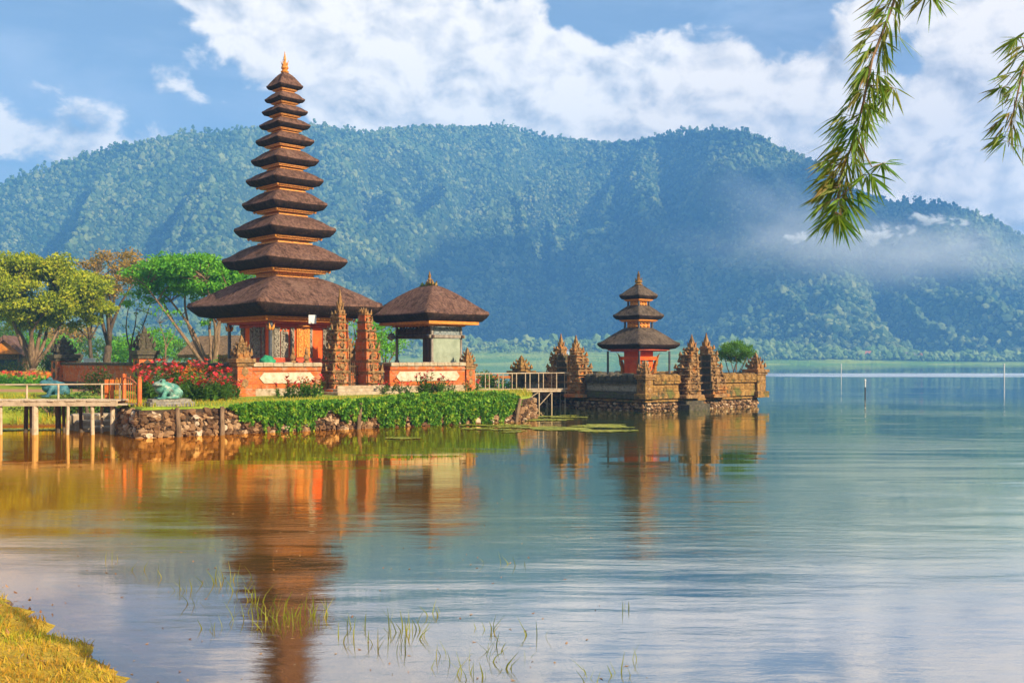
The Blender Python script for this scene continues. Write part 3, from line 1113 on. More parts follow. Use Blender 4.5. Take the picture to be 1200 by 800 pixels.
def roof_mb(hx, hy, z0, z1, nx, ny, lip, seed=0, m=14, ridge=None, sof=.62, bulge=1.3):
    """hipped thatch roof: z0 height of the outer edge, z1 of the top; (nx, ny) half size at the top; lip the thickness of the cut edge"""
    mb = MB()
    prof = [(sof, -.92, 0), (.74, -1.0, 0), (.88, -.72, .0), (.965, -.30, .3), (1.0, .0, .6), (.985, .14, 1.0), (.93, .30, 1.0)]
    rings = []
    for q, dz, cr in prof:
        rings.append((hx * q, hy * q, z0 + dz * lip, cr))
    zb = z0 + .30 * lip
    for q in (.82, .7, .58, .46, .34, .22, .1, 0.0):
        qq = q / .93
        ax = nx + (hx * .93 - nx) * qq
        ay = ny + (hy * .93 - ny) * qq
        gq = 1 - (qq ** bulge)
        rings.append((ax, ay, zb + (z1 - zb) * gq, .75 * qq))
    per = []
    for s in range(4):
        for i in range(m):
            u = -1 + 2 * i / m
            per.append([(u, -1), (1, u), (-u, 1), (-1, -u)][s])
    vs = []
    for k, (a, b, z, cr) in enumerate(rings):
        for (u, v) in per:
            c = abs(u * v)                       # 1 in the corner, 0 in the middle of a side
            c4 = c ** 6
            pull = 1 - .045 * (1 - c ** 2) * (1 if k < 8 else .5)     # sides a touch hollow, so the corners run out to a tip
            if k in (0, 1):
                pull = 1
            rn = mnoise.noise((u * 5 + seed, v * 5 - seed, k * .35))
            hump = cr * lip * .30 * (c ** 3)
            f = pull + ((.012 * rn + .012 * mnoise.noise((u * 23 + seed, v * 23, k * .8))) if k > 1 else 0)
            vs.append((a * u * f, b * v * f, z + hump + .05 * lip * rn * (k > 1) - .10 * lip * c4 * (2 <= k <= 4)))
    n = len(per)
    fs = []
    for k in range(len(rings) - 1):
        for i in range(n):
            j = (i + 1) % n
            fs.append((k * n + i, k * n + j, (k + 1) * n + j, (k + 1) * n + i))
    fs.append(tuple((len(rings) - 1) * n + i for i in range(n)))
    fs.append(tuple(range(n - 1, -1, -1)))
    mb.add(vs, fs)
    mb.m = [1 if (i < 4 * n or i >= len(fs) - 1) else 0 for i in range(len(fs))]
    return mb


def ornament(mb, x, y, z, w, h, seed, n=5):
    """bunch of carved curls round a point"""
    g = random.Random(seed)
    for i in range(n):
        a = 6.283 * i / n + g.uniform(-.3, .3)
        mb.flame((x + math.cos(a) * w * .32, y + math.sin(a) * w * .32, z), h * g.uniform(.6, .95), w * g.uniform(.32, .5), (math.cos(a) * .45, math.sin(a) * .45), .3)
    mb.flame((x, y, z), h, w * .6, (0, 0), 0)


def relief(mb, x0, x1, y, z0, z1, nrm, seed, step=.16, dep=.06, axis='x'):
    """raised carved relief over a rectangle of wall: curls and knobs; axis x: wall along x facing nrm*y, axis y: wall along y facing nrm*x"""
    g = random.Random(seed)
    nx = max(1, int((x1 - x0) / step))
    nz = max(1, int((z1 - z0) / step))
    for i in range(nx):
        for k in range(nz):
            a = x0 + (i + .5 + g.uniform(-.3, .3)) * (x1 - x0) / nx
            z = z0 + (k + .5 + g.uniform(-.3, .3)) * (z1 - z0) / nz
            r_ = step * g.uniform(.35, .62)
            c = (a, y, z) if axis == 'x' else (y, a, z)
            s = (r_, dep * g.uniform(.6, 1.4), r_ * g.uniform(.8, 1.5)) if axis == 'x' else (dep * g.uniform(.6, 1.4), r_, r_ * g.uniform(.8, 1.5))
            mb.blob(c, s, 1, .25, seed + i * 7 + k)


def gate_half(name, label, group, loc, rz, H, W, D, side, mats, spire=1.0, seed=1, levels=8):
    """one half of a split gate: a stepped tower whose inner face is cut plain and flat; side +1: the tower steps away towards +x, -1: towards -x"""
    t = thing(name, label, 'split gate', loc, rz, group)
    body, carv, inner = MB(), MB(), MB()
    g = random.Random(seed)
    z = 0.0
    hs = [.10, .15, .15, .14, .13, .12, .11, .10][:levels]
    tot = sum(hs)
    body.bevbox((side * W * .56, 0, z), (W * 1.15, D * 1.16, H * .05), 0, .03)
    z = H * .05
    body_h = H * (.70 if spire > .3 else .90)
    for k, h in enumerate(hs):
        f = 1 - .72 * (k / len(hs)) ** 1.15 + (.06 if k % 2 else -.02)
        w, d_ = W * f, D * (1 - .55 * k / len(hs))
        hh = body_h * h / tot
        if hh + z > H:
            break
        body.box((side * w * .5, 0, z), (w * .86, d_ * .88, hh * .74))
        # cornice of three slabs
        for q, (e, zz, th) in enumerate(((.93, .70, .08), (1.0, .78, .08), (1.08, .86, .10))):
            carv.bevbox((side * w * e * .5, 0, z + hh * zz), (w * e, d_ * e, hh * th), 0, .015)
        # carved bosses on the three showing faces
        relief(carv, side * w * .5 - w * .32, side * w * .5 + w * .32, -d_ * .45, z + hh * .10, z + hh * .62, -1, seed * 13 + k, .13, .085)
        relief(carv, side * w * .5 - w * .32, side * w * .5 + w * .32, d_ * .45, z + hh * .10, z + hh * .62, 1, seed * 17 + k, .2, .05)
        relief(carv, -d_ * .36, d_ * .36, side * w * .93, z + hh * .10, z + hh * .62, 1, seed * 19 + k, .16, .06, 'y')
        # flame antefixes standing on the cornice
        top = z + hh * .94
        for (ax, ay, ls) in ((w * .96, -d_ * .5, 1), (w * .96, d_ * .5, 1), (w * .35, -d_ * .52, .8), (w * .35, d_ * .52, .8), (w * 1.02, 0, 1.15)):
            carv.flame((side * ax * .94, ay * .92, top - hh * .2), hh * g.uniform(.6, .95) * ls, .24 * W * (1.1 - .07 * k), (side * .16 * (ax > w * .5), (ay / (d_ * .5)) * .12 if d_ else 0), .25)
        for yy in (-.36, 0, .36):
            carv.blob((side * w * .96, yy * d_, z + hh * g.uniform(.3, .6)), (.10 * W, .13 * D, hh * .22), 2, .3, seed + k * 3)
        for ss in (-1, 1):
            carv.blob((side * w * .5, ss * d_ * .46, z + hh * .36), (w * .24, .07, hh * .26), 2, .3, seed + k)
        z += hh
    w = W * .34
    if spire > .3:
        sp = MB()
        sp.bevbox((side * w * .5, 0, z), (w, D * .36, H * .03), 0, .01)
        sp.flame((side * w * .45, 0, z + H * .02), (H * .97 - z) * spire, w * .8, (side * .02, 0), .05)
        for q in range(4):
            a = q * 1.57 + .4
            sp.flame((side * w * .45 + math.cos(a) * w * .3, math.sin(a) * w * .3, z + H * .02), H * .10, w * .35, (math.cos(a) * .4, math.sin(a) * .4))
        sp.build('spire', mats[1], t)
    else:
        sp = MB()
        ornament(sp, side * w * .5, 0, z, w * 1.1, H * .08, seed + 5, 5)
        sp.build('spire', mats[1], t)
    inner.box((side * .012, 0, H * .05), (.02, D * .74, H * .60), taper=1)
    body.build('tower', mats[0], t)
    carv.build('stone_carving', mats[1], t)
    inner.build('inner_face', mats[2], t)
    return t


def wall_run(name, label, group, p, q, z0, H, th, mats, panel=True, coping=.16, cap_w=1.35, base=.34, mid=None):
    """a stretch of low enclosure wall from p to q: plinth, red bands, pale panel, coping"""
    p, q = Vector(p), Vector(q)
    L = (q - p).length
    rz = math.atan2(q.y - p.y, q.x - p.x)
    t = thing(name, label, 'wall', (p.x, p.y, z0), rz, group)
    a = MB()
    a.bevbox((L / 2, 0, 0), (L, th * 1.30, base * .55), 0, .02)
    a.bevbox((L / 2, 0, base * .55), (L, th * 1.14, base * .45), 0, .02)
    a.build('plinth', mats[0], t)
    b = MB()
    hb = H - coping - base
    b.box((L / 2, 0, base), (L, th * .84, hb))
    b.box((L / 2, 0, base), (L, th * 1.02, hb * .14))
    b.box((L / 2, 0, base + hb * .80), (L, th * 1.05, hb * .2))
    b.build('brick_band', mats[1], t)
    if panel:
        c = MB()
        for s in (-1, 1):
            yy = s * th * .44
            e = hb * .22
            zz0, zz1 = base + hb * .24, base + hb * .72
            o = [(.35, (zz0 + zz1) / 2), (.35 + e, zz0), (L - .35 - e, zz0), (L - .35, (zz0 + zz1) / 2), (L - .35 - e, zz1), (.35 + e, zz1)]
            vs = [(x, yy, z) for x, z in o] + [(x, yy + s * .035, z) for x, z in o]
            fs = [tuple(range(6, 12)) if s < 0 else tuple(range(11, 5, -1))] + [(i, (i + 1) % 6, 6 + (i + 1) % 6, 6 + i) for i in range(6)]
            c.add(vs, fs)
        c.build('pale_panel', mats[2], t)
    d = MB()
    n = max(2, int(L / .45))
    for i in range(n):
        g = random.Random(i + int(L * 100))
        d.bevbox(((i + .5) * L / n, g.uniform(-.01, .01), H - coping), (L / n * 1.0 - .004, th * cap_w, coping + g.uniform(-.02, .02)), 0, .03)
    d.build('coping', mats[3], t)
    return t


def pillar(name, label, group, loc, rz, H, W, mats, seed, crown=1.0):
    t = thing(name, label, 'pillar', loc, rz, group)
    a, b = MB(), MB()
    hb = H * .62
    a.bevbox((0, 0, 0), (W * 1.25, W * 1.25, hb * .22), 0, .02)
    a.box((0, 0, hb * .22), (W * .92, W * .92, hb * .60))
    for s in (-1, 1):                                     # crossed stone lozenges on each face
        for ax in (0, 1):
            for k in range(2):
                c = [0, 0, hb * (.36 + .30 * k)]
                c[ax] = s * W * .47
                sz = [W * .26, W * .26, hb * .13]
                sz[ax] = .03
                b.blob(c, sz, 1, .1, seed + k)
    b.bevbox((0, 0, hb * .80), (W * 1.1, W * 1.1, hb * .09), 0, .02)
    b.bevbox((0, 0, hb * .89), (W * 1.28, W * 1.28, hb * .11), 0, .02)
    z = hb
    for k, f in enumerate((.80, .60, .40)):
        hh = (H - hb) * (.26, .22, .18)[k]
        b.bevbox((0, 0, z), (W * f, W * f, hh), 0, .02)
        for i in (-1, 1):
            for j in (-1, 1):
                b.flame((i * W * f * .5, j * W * f * .5, z + hh * .4), hh * 1.25, W * .30 * f, (i * .12, j * .12), .25)
        for i, j in ((1, 0), (-1, 0), (0, 1), (0, -1)):
            b.flame((i * W * f * .5, j * W * f * .5, z + hh * .3), hh * 1.1, W * .26 * f, (i * .14, j * .14), .25)
        z += hh
    b.flame((0, 0, z), (H - z) * crown, W * .34, (0, 0), 0)
    a.build('shaft', mats[0], t)
    b.build('crown', mats[1], t)
    return t


def finial_mb(z, h, w):
    mb = MB()
    mb.lathe((0, 0, z), [(w * .5, 0), (w * .62, h * .06), (w * .35, h * .14), (w * .55, h * .22), (w * .5, h * .30), (w * .2, h * .36), (w * .26, h * .44), (w * .2, h * .52), (w * .10, h * .58)], 10)
    mb.flame((0, 0, z + h * .5), h * .5, w * .42, (0, 0), .1)
    for k in range(4):
        a = k * 1.5708 + .5
        mb.flame((math.cos(a) * w * .3, math.sin(a) * w * .3, z + h * .28), h * .3, w * .22, (math.cos(a) * .5, math.sin(a) * .5), .3)
    return mb


# ------------------------------------------------------------------ the eleven tiered pagoda
MER = Vector((-11.25, 49.3, ISLE_Z))
MRZ = R(44)
meru = thing('pagoda', 'tall pagoda of eleven stacked dark thatched roofs over an orange red shrine room', 'pagoda', MER, MRZ)
mz = lambda py: EYE + (HOR - py) * .04225 - ISLE_Z
# (width in photo pixels, edge height, cut thickness)
TIERS = [(221, 361, .52), (142, 308, .40), (115.5, 271.5, .34), (97, 241.5, .29), (88, 213.5, .27), (77, 190, .25), (66.5, 167, .22), (58.5, 148.5, .19), (52.5, 132.5, .17), (46, 118, .15), (42, 102.5, .15)]
half = [w * .04225 / 1.395 / 2 * 1.03 for w, _, _ in TIERS]
for i, (w, py, lip) in enumerate(TIERS):
    h = half[i]
    z0 = mz(py)
    last = i == len(TIERS) - 1
    nh = h * .10 if last else half[i + 1] * .50
    z1 = mz(85) if last else mz(TIERS[i + 1][1]) - TIERS[i + 1][2] * 1.0 - (.34 if i == 0 else .20 * (mz(TIERS[i + 1][1]) - mz(py)))
    roof_mb(h, h, z0, z1, nh, nh, lip, seed=i * 3.1, m=16 if i < 4 else 12, bulge=1.25 if i == 0 else 1.4).build('thatched_roof', [M['thatch'], M['thatch_edge']], meru, smooth=True)
    # gilded frame below the thatch
    f = MB()
    zs = z0 - lip * 1.0
    k = .70
    f.bevbox((0, 0, zs - lip * .20), (h * 2 * k, h * 2 * k, lip * .26), 0, .01)
    f.bevbox((0, 0, zs - lip * .42), (h * 2 * k * .93, h * 2 * k * .93, lip * .22), 0, .01)
    if i < 5:
        n = int(h * 2 * k / .16)
        for s in range(4):
            for q in range(n):
                u = (-.5 + (q + .5) / n) * h * 2 * k * .95
                p = [(u, -1), (1, u), (-u, 1), (-1, -u)][s]
                e = h * k + .002
                c = (p[0], p[1] * e, zs - lip * .16) if s in (0, 2) else (p[0] * e, p[1], zs - lip * .16)
                f.blob(c, (.05, .05, lip * .09), 1, .1, q)
        for a in (-1, 1):
            for b in (-1, 1):
                f.flame((a * h * k, b * h * k, zs - lip * .35), lip * .55, .12, (a * .5, b * .5))
    f.build('gilded_frame', M['gold_plain'] if i < 1 else M['gold'], meru)
    if i > 0:
        # short neck storey standing on the roof below
        zb = (mz(TIERS[i - 1][1]) + TIERS[i - 1][2])
        zt = zs - lip * .4
        b = half[i] * .46
        nk = MB()
        nk.box((0, 0, zb - .25), (b * 2, b * 2, zt - zb + .25))
        nk.bevbox((0, 0, zt - (zt - zb) * .28), (b * 2.35, b * 2.35, (zt - zb) * .12), 0, .01)
        for s in range(4):
            for q in range(3):
                u = (-.62 + .62 * q) * b
                p = [(u, -1), (1, u), (-u, 1), (-1, -u)][s]
                c = (p[0], p[1] * b, (zb * .5 + zt * .5)) if s in (0, 2) else (p[0] * b, p[1], (zb * .5 + zt * .5))
                nk.blob(c, (.2 * b, .2 * b, (zt - zb) * .2), 1, .2, q + s)
        nk.build('neck', M['gold'], meru)
finial_mb(mz(86), mz(60) - mz(86), .34).build('finial', M['gold'], meru)

# shrine room under the lowest roof
fl = 2.30 - ISLE_Z
a = MB()
a.bevbox((0, 0, 0), (5.2, 5.2, .5), 0, .04)
a.bevbox((0, 0, .5), (4.9, 4.9, .45), 0, .04)
a.bevbox((0, 0, .95), (4.6, 4.6, fl - .95), 0, .04)
a.build('stepped_base', M['brick'], meru)
zt = mz(361) - .52 - .22
W = 3.0
a = MB()
a.box((0, 0, fl), (W, W, zt - fl))
a.build('room_wall', M['orange_wall'], meru)
a = MB()
a.bevbox((0, 0, fl - .02), (W + .55, W + .55, .22), 0, .03)
a.bevbox((0, 0, fl + .2), (W + .30, W + .30, .16), 0, .03)
a.bevbox((0, 0, zt - .25), (W + .22, W + .22, .16), 0, .03)
a.build('wall_moulding', M['red_beam'], meru)
# carved stone pilasters and panels on the four faces
for s in range(4):
    rot = s * math.pi / 2
    for u, w_ in ((-1.36, .30), (1.36, .30), (-.52, .20), (.62 if s else .50, .18)):
        c = MB()
        c.box((u, -W / 2 - .02, fl + .36), (w_, .12, zt - fl - .62))
        relief(c, u - w_ * .45, u + w_ * .45, -W / 2 - .09, fl + .42, zt - .3, -1, s * 31 + int(u * 10), .11, .045)
        o = c.build('stone_pilaster', M['stone'], meru)
        o.rotation_euler = (0, 0, rot)
    c = MB()
    if s == 3:
        # the carved relief slab on the shaded side
        c.box((.06, -W / 2 - .03, fl + .36), (.62, .14, 1.5))
        relief(c, -.24, .36, -W / 2 - .12, fl + .40, fl + 1.85, -1, 77, .13, .06)
    else:
        c.box((-.95, -W / 2 - .015, fl + .36), (.40, .10, 1.25))
        relief(c, -1.13, -.77, -W / 2 - .08, fl + .42, fl + 1.6, -1, 99 + s, .12, .05)
        relief(c, -1.13, -.77, -W / 2 - .02, fl + 1.5, zt - .3, -1, 55 + s, .13, .05)
    o = c.build('relief_panel', M['stone'], meru)
    o.rotation_euler = (0, 0, rot)
d = MB()
d.bevbox((.06, -W / 2 - .05, fl + .38), (.74, .12, 1.52), 0, .02)
d.lathe((.06, -W / 2 - .05, fl + 1.86), [(.37, 0), (.36, .08), (.26, .22), (.10, .30)], 12)
dd = d.build('door_frame', M['gold_plain'], meru)
d = MB()
for s in (-1, 1):
    d.bevbox((.06 + s * .15, -W / 2 - .105, fl + .42), (.27, .07, 1.40), 0, .01)
    relief(d, .06 + s * .15 - .11, .06 + s * .15 + .11, -W / 2 - .145, fl + .5, fl + 1.75, -1, 3 + s, .10, .03)
d.build('carved_door', M['gold'], dd)
for i, (sx, sy) in enumerate(((-1, -1), (1, -1), (1, 1), (-1, 1))):
    c = MB()
    c.lathe((sx * 1.95, sy * 1.95, fl), [(.17, 0), (.17, .12), (.11, .2), (.085, .3), (.08, zt - fl - .32), (.12, zt - fl - .22), (.12, zt - fl)], 10)
    o = c.build('column', M['charcoal'], meru)
    b = MB()
    for q in range(4):
        aa = q * 1.5708 + .785
        b.flame((sx * 1.95 + math.cos(aa) * .08, sy * 1.95 + math.sin(aa) * .08, zt - .42), .34, .16, (math.cos(aa) * .5, math.sin(aa) * .5))
    b.build('bracket', M['gold'], o)
a = MB()
for s in range(4):
    p = [(0, -1.95), (1.95, 0), (0, 1.95), (-1.95, 0)][s]
    a.box((p[0], p[1], zt - .1), (4.1, .16, .2) if s in (0, 2) else (.16, 3.7, .196))
a.build('eaves_beam', M['red_beam'], meru)
# the square white notice hanging from the eaves
p = at(366, 46.6, 0)
sg = thing('notice_board', 'small square white notice hanging under the lowest pagoda eaves beside the carved door', 'sign', (p.x, p.y, EYE + (HOR - 379) / FP * 46.6), R(20))
a = MB()
a.bevbox((0, 0, 0), (.36, .03, .40), 0, .008)
a.build('board', M['white_paint'], sg)
for s in (-1, 1):
    a = MB()
    a.tube([(s * .13, 0, .40), (s * .13, 0, .58)], .007, 5)
    a.build('hanger', M['dark_wood'], sg)
# green cloth bundle at the foot of the front column
mb = MB()
p = Vector((MER.x, MER.y)) + Matrix.Rotation(MRZ, 2) @ Vector((-1.95, -1.95))
V, F = ICO[3]
vs = []
for v in V:
    d_ = 1 + .22 * mnoise.noise(Vector(v) * 2.3) + .08 * math.sin(math.atan2(v[1], v[0]) * 7) * (1 - abs(v[2]))
    vs.append((p.x - .08 + v[0] * .36 * d_, p.y - .28 + v[1] * .30 * d_, 2.30 + max(-.05, v[2] * .30 * d_ + .16)))
mb.add(vs, F)
o = mb.build('cloth_bundle', M['green_cloth'], smooth=True)
tag(o, 'bright green cloth bundled at the foot of the front pagoda column', 'cloth')

# ------------------------------------------------------------------ enclosure round the pagoda
P0 = Vector((-11.55, 42.5))
WM = (M['steps'], M['brick'], M['panel'], M['steps'])
WH = 2.43 - ISLE_Z
wall_run('enclosure_wall', 'long orange and cream front wall before the pagoda, ending at the split gate', 'orange temple walls', uv(P0, .35, 0), uv(P0, 3.72, 0), ISLE_Z, WH, .55, WM)
wall_run('enclosure_wall', 'orange and cream front wall below the open pavilion', 'orange temple walls', uv(P0, 7.42, 0), uv(P0, 11.95, 0), ISLE_Z, WH, .55, WM)
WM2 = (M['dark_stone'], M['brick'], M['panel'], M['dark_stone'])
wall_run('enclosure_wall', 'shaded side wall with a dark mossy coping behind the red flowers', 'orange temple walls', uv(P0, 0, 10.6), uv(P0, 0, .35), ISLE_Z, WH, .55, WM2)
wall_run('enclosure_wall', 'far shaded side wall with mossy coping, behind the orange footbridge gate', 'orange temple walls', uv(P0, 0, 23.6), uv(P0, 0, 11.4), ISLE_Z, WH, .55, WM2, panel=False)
wall_run('enclosure_wall', 'short wall running back from the pavilion corner beside the bushes', 'orange temple walls', uv(P0, 12.3, .35), uv(P0, 12.3, 9), ISLE_Z, WH, .55, WM)
PM = (M['brick'], M['stone_warm'])
pillar('wall_pillar', 'carved corner pillar with stone lozenges between the red flowers and the pagoda wall', 'temple wall pillars', uv(P0, 0, 0, ISLE_Z), ALPHA, 2.65, .72, PM, 3)
pillar('wall_pillar', 'slender carved pillar at the outer corner of the wall below the pavilion', 'temple wall pillars', uv(P0, 12.3, 0, ISLE_Z), ALPHA, 2.25, .60, PM, 4)
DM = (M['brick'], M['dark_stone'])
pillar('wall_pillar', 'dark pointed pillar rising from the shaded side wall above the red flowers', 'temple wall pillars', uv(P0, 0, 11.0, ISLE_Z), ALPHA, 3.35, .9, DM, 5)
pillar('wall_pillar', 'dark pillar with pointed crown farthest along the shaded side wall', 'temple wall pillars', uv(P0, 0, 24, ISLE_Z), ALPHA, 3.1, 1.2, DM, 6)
pillar('wall_pillar', 'small carved pillar between the split gate and the pavilion posts', 'temple wall pillars', uv(P0, 8.9, 6, ISLE_Z), ALPHA, 3.1, .8, (M['brick'], M['stone_warm']), 8)
# split gate with its steps
GM = (M['brick'], M['stone_warm'], M['brick'])
gate_half('split_gate_half', 'carved split gate half with a tall spire, nearer the pagoda door', 'halves of the split gate before the pagoda', uv(P0, 5.0, .02, ISLE_Z), ALPHA, 4.95, .88, 1.3, -1, GM, 1.0, 21)
gate_half('split_gate_half', 'carved split gate half without spire, its plain red inner face turned to the steps', 'halves of the split gate before the pagoda', uv(P0, 5.98, .02, ISLE_Z), ALPHA, 3.95, .84, 1.3, 1, GM, 0.0, 22)
st = thing('gate_steps', 'broad worn stone steps leading up to the orange split gate', 'steps', uv(P0, 5.6, -.75, ISLE_Z), ALPHA)
for k in range(3):
    a = MB()
    a.bevbox((0, .22 * k, .02), (3.6 - .5 * k, 1.3 - .44 * k + .3, .13 * (k + 1)), 0, .02)
    a.build('step', M['steps'], st)
gr = thing('gate_grille', 'low wooden grille closing the gap of the split gate', 'gate', uv(P0, 5.52, .25, ISLE_Z + .36), ALPHA)
for s in (-1, 1):
    a = MB()
    for q in range(5):
        a.box((s * (.05 + .09 * q), 0, 0), (.03, .03, 1.0 + .12 * math.sin(q)))
    for z in (.1, .5, .9):
        a.box((s * .24, 0, z), (.46, .04, .05))
    a.build('gate_leaf', M['grille'], gr)
a = MB()
a.box((0, 0, 0), (.05, .06, 1.55))
a.build('post', M['grille'], gr)
# small stone figures on the wall by the pagoda door
for px, lab in ((343, 'little stone figure on the wall below the carved pagoda door'), (359, 'squat carved stone figure on the wall just before the split gate spire')):
    k = (px - 600) / FP
    tt_ = (11.55 + 42.5 * k) / (UX - UY * k)
    mb = MB()
    mb.bevbox((0, 0, 0), (.22, .2, .1), 0, .02)
    mb.blob((0, 0, .24), (.13, .11, .17), 2, .15, px)
    mb.blob((0, -.03, .46), (.09, .09, .10), 2, .12, px + 1)
    mb.flame((0, 0, .52), .22, .12)
    o = mb.build('stone_figure', M['stone_warm'], smooth=False, loc=uv(P0, tt_, 0, 2.425), rz=ALPHA)
    tag(o, lab, 'statue')

# ------------------------------------------------------------------ open pavilion
PV = Vector((-4.05, 50.3))
pav = thing('pavilion', 'open thatched pavilion on grey posts with a carved frieze and faded green panel', 'pavilion', (PV.x, PV.y, ISLE_Z), ALPHA)
U_, V_ = 1.85, 3.1
fz = 2.33 - ISLE_Z
et = 4.38 - ISLE_Z
a = MB()
a.bevbox((U_ / 2, V_ / 2, 0), (U_ + .9, V_ + .9, .7), 0, .04)
a.bevbox((U_ / 2, V_ / 2, .7), (U_ + .6, V_ + .6, fz - .7), 0, .04)
a.build('stepped_base', M['brick'], pav)
for i, (x, y) in enumerate(((0, 0), (U_, 0), (U_, V_), (0, V_))):
    a = MB()
    a.bevbox((x, y, fz), (.19, .19, .22), 0, .02)
    a.bevbox((x, y, fz + .22), (.13, .13, et - fz - .22), 0, .02)
    a.build('post', M['grey_wood'], pav)
rail = 3.77 - ISLE_Z
a = MB()
a.bevbox((U_ / 2, -.03, rail - .09), (U_ + .45, .14, .16), 0, .02)
a.bevbox((U_ / 2, V_ + .03, rail - .09), (U_ + .45, .14, .16), 0, .02)
a.build('cross_beam', M['grey_wood'], pav)
a = MB()
a.bevbox((-.03, V_ / 2, rail - .09), (.14, V_ + .40, .152), 0, .02)
a.bevbox((U_ + .03, V_ / 2, rail - .09), (.14, V_ + .40, .152), 0, .02)
a.build('cross_beam', M['dark_wood'], pav)
a = MB()
a.box((U_ / 2, V_ / 2, rail - .06), (U_ - .2, V_ - .2, .08))
a.build('upper_floor', M['dark_wood'], pav)
# carved frieze boards with a scalloped top


def frieze(L, h0, seed, axis, off, mat):
    g = random.Random(seed)
    mb = MB()
    n = int(L / .09)
    for q in range(n):
        u = .1 + (L - .2) * (q + .5) / n
        hh = h0 * (.62 + .28 * math.sin(q * .9 + seed) ** 2 + g.uniform(-.1, .12))
        if axis == 'x':
            mb.box((u, off, rail + .08), ((L - .2) / n * .98, .05, hh))
            mb.blob((u, off - .03, rail + .08 + hh * .6), (.05, .04, .07), 1, .2, q)
        else:
            mb.box((off, u, rail + .08), (.05, (L - .2) / n * .98, hh))
            mb.blob((off - .03, u, rail + .08 + hh * .6), (.04, .05, .07), 1, .2, q)
    return mb.build('carved_frieze', mat, pav)


frieze(U_, .66, 3, 'x', 0, M['frieze'])
frieze(V_, .50, 5, 'y', 0, M['dark_wood'])
frieze(U_, .5, 7, 'x', V_, M['frieze'])
a = MB()
a.box((U_ / 2, 0, fz), (U_ - .14, .07, rail - fz - .12))
a.build('green_panel', M['green_panel'], pav)
a = MB()
a.box((0, .42, fz), (.08, .62, rail - fz - .12))
a.build('door_jamb', M['dark_wood'], pav)
a = MB()
for s in (-1, 1):
    a.bevbox((U_ / 2, V_ / 2 + s * (V_ / 2 + .62), et - .02), (U_ + 1.35, .12, .15), 0, .01)
    a.bevbox((U_ / 2 + s * (U_ / 2 + .62), V_ / 2, et - .022), (.12, V_ + 1.1, .15), 0, .01)
    a.bevbox((U_ / 2, V_ / 2 + s * (V_ / 2), et - .1), (U_ + .5, .14, .14), 0, .01)
    a.bevbox((U_ / 2 + s * (U_ / 2), V_ / 2, et - .102), (.14, V_ + .1, .14), 0, .01)
a.build('eaves_beam', M['gold_plain'], pav)
rb = roof_mb(1.98, 2.62, 4.86 - ISLE_Z, 6.42 - ISLE_Z, .14, .62, .40, seed=55, m=16, bulge=1.22)
o = rb.build('thatched_roof', [M['thatch'], M['thatch_edge']], pav, smooth=True)
o.location = (U_ / 2, V_ / 2, 0)
fin = MB()
for q in range(7):
    y = -.6 + .2 * q
    fin.flame((0, y, 0), .30 + .12 * math.sin(q * 2.1), .20, ((-1) ** q * .3, (y) * .3), .3)
fin.lathe((0, -.1, .1), [(.10, 0), (.14, .08), (.07, .18), (.11, .28), (.05, .36)], 9)
fin.flame((0, -.1, .42), .42, .16, (0, 0), .1)
o = fin.build('ridge_ornament', M['moss_stone'], pav)
o.location = (U_ / 2, V_ / 2, 6.38 - ISLE_Z)
RIDGE_TOP = (U_ / 2, V_ / 2, 6.38 - ISLE_Z)
ob = MB()
ob.blob((-.32, V_ + .05, rail - .02), (.2, .2, .2), 2, .3, 3)
ornament(ob, -.32, V_ + .05, rail, .3, .3, 9, 5)
ob.build('carved_bracket', M['stone'], pav)

# ------------------------------------------------------------------ the walled islet with the three tiered pagoda
C = Vector((6.6, 49.4))
S_ = 9.25
pl = thing('islet_platform', 'mossy stone platform with rubble foot carrying the three tiered pagoda in the lake', 'platform', (C.x, C.y, 0), ALPHA)
a = MB()
V, F = ICO[2]
g = random.Random(4)
for side in range(2):
    n = 70
    for i in range(n):
        for k in range(3):
            u = S_ * (i + g.uniform(.2, .8)) / n
            z = .02 + .15 * k + g.uniform(-.04, .04)
            r_ = g.uniform(.07, .13)
            c = (u, -.10, z) if side == 0 else (-.10, u, z)
            a.blob(c, (r_, r_, r_ * .8), 1, .25, i * 3 + k)
a.build('rubble_foot', M['rock'], pl)
a = MB()
a.box((S_ / 2, S_ / 2, -1.0), (S_ + .12, S_ + .12, 1.47))
a.build('core', M['dark_stone'], pl)
a = MB()
for k, (e, z, h) in enumerate(((.42, .46, .09), (.22, .55, .07))):
    a.bevbox((S_ / 2, S_ / 2, z), (S_ + e, S_ + e, h), 0, .03)
a.build('ledge', M['moss_stone'], pl)
a = MB()
a.bevbox((3.2, -.55, .0), (1.7, .7, .30), 0, .03)
a.bevbox((3.2, -.35, .30), (1.4, .5, .16), 0, .03)
a.build('landing_step', M['dark_stone'], pl)


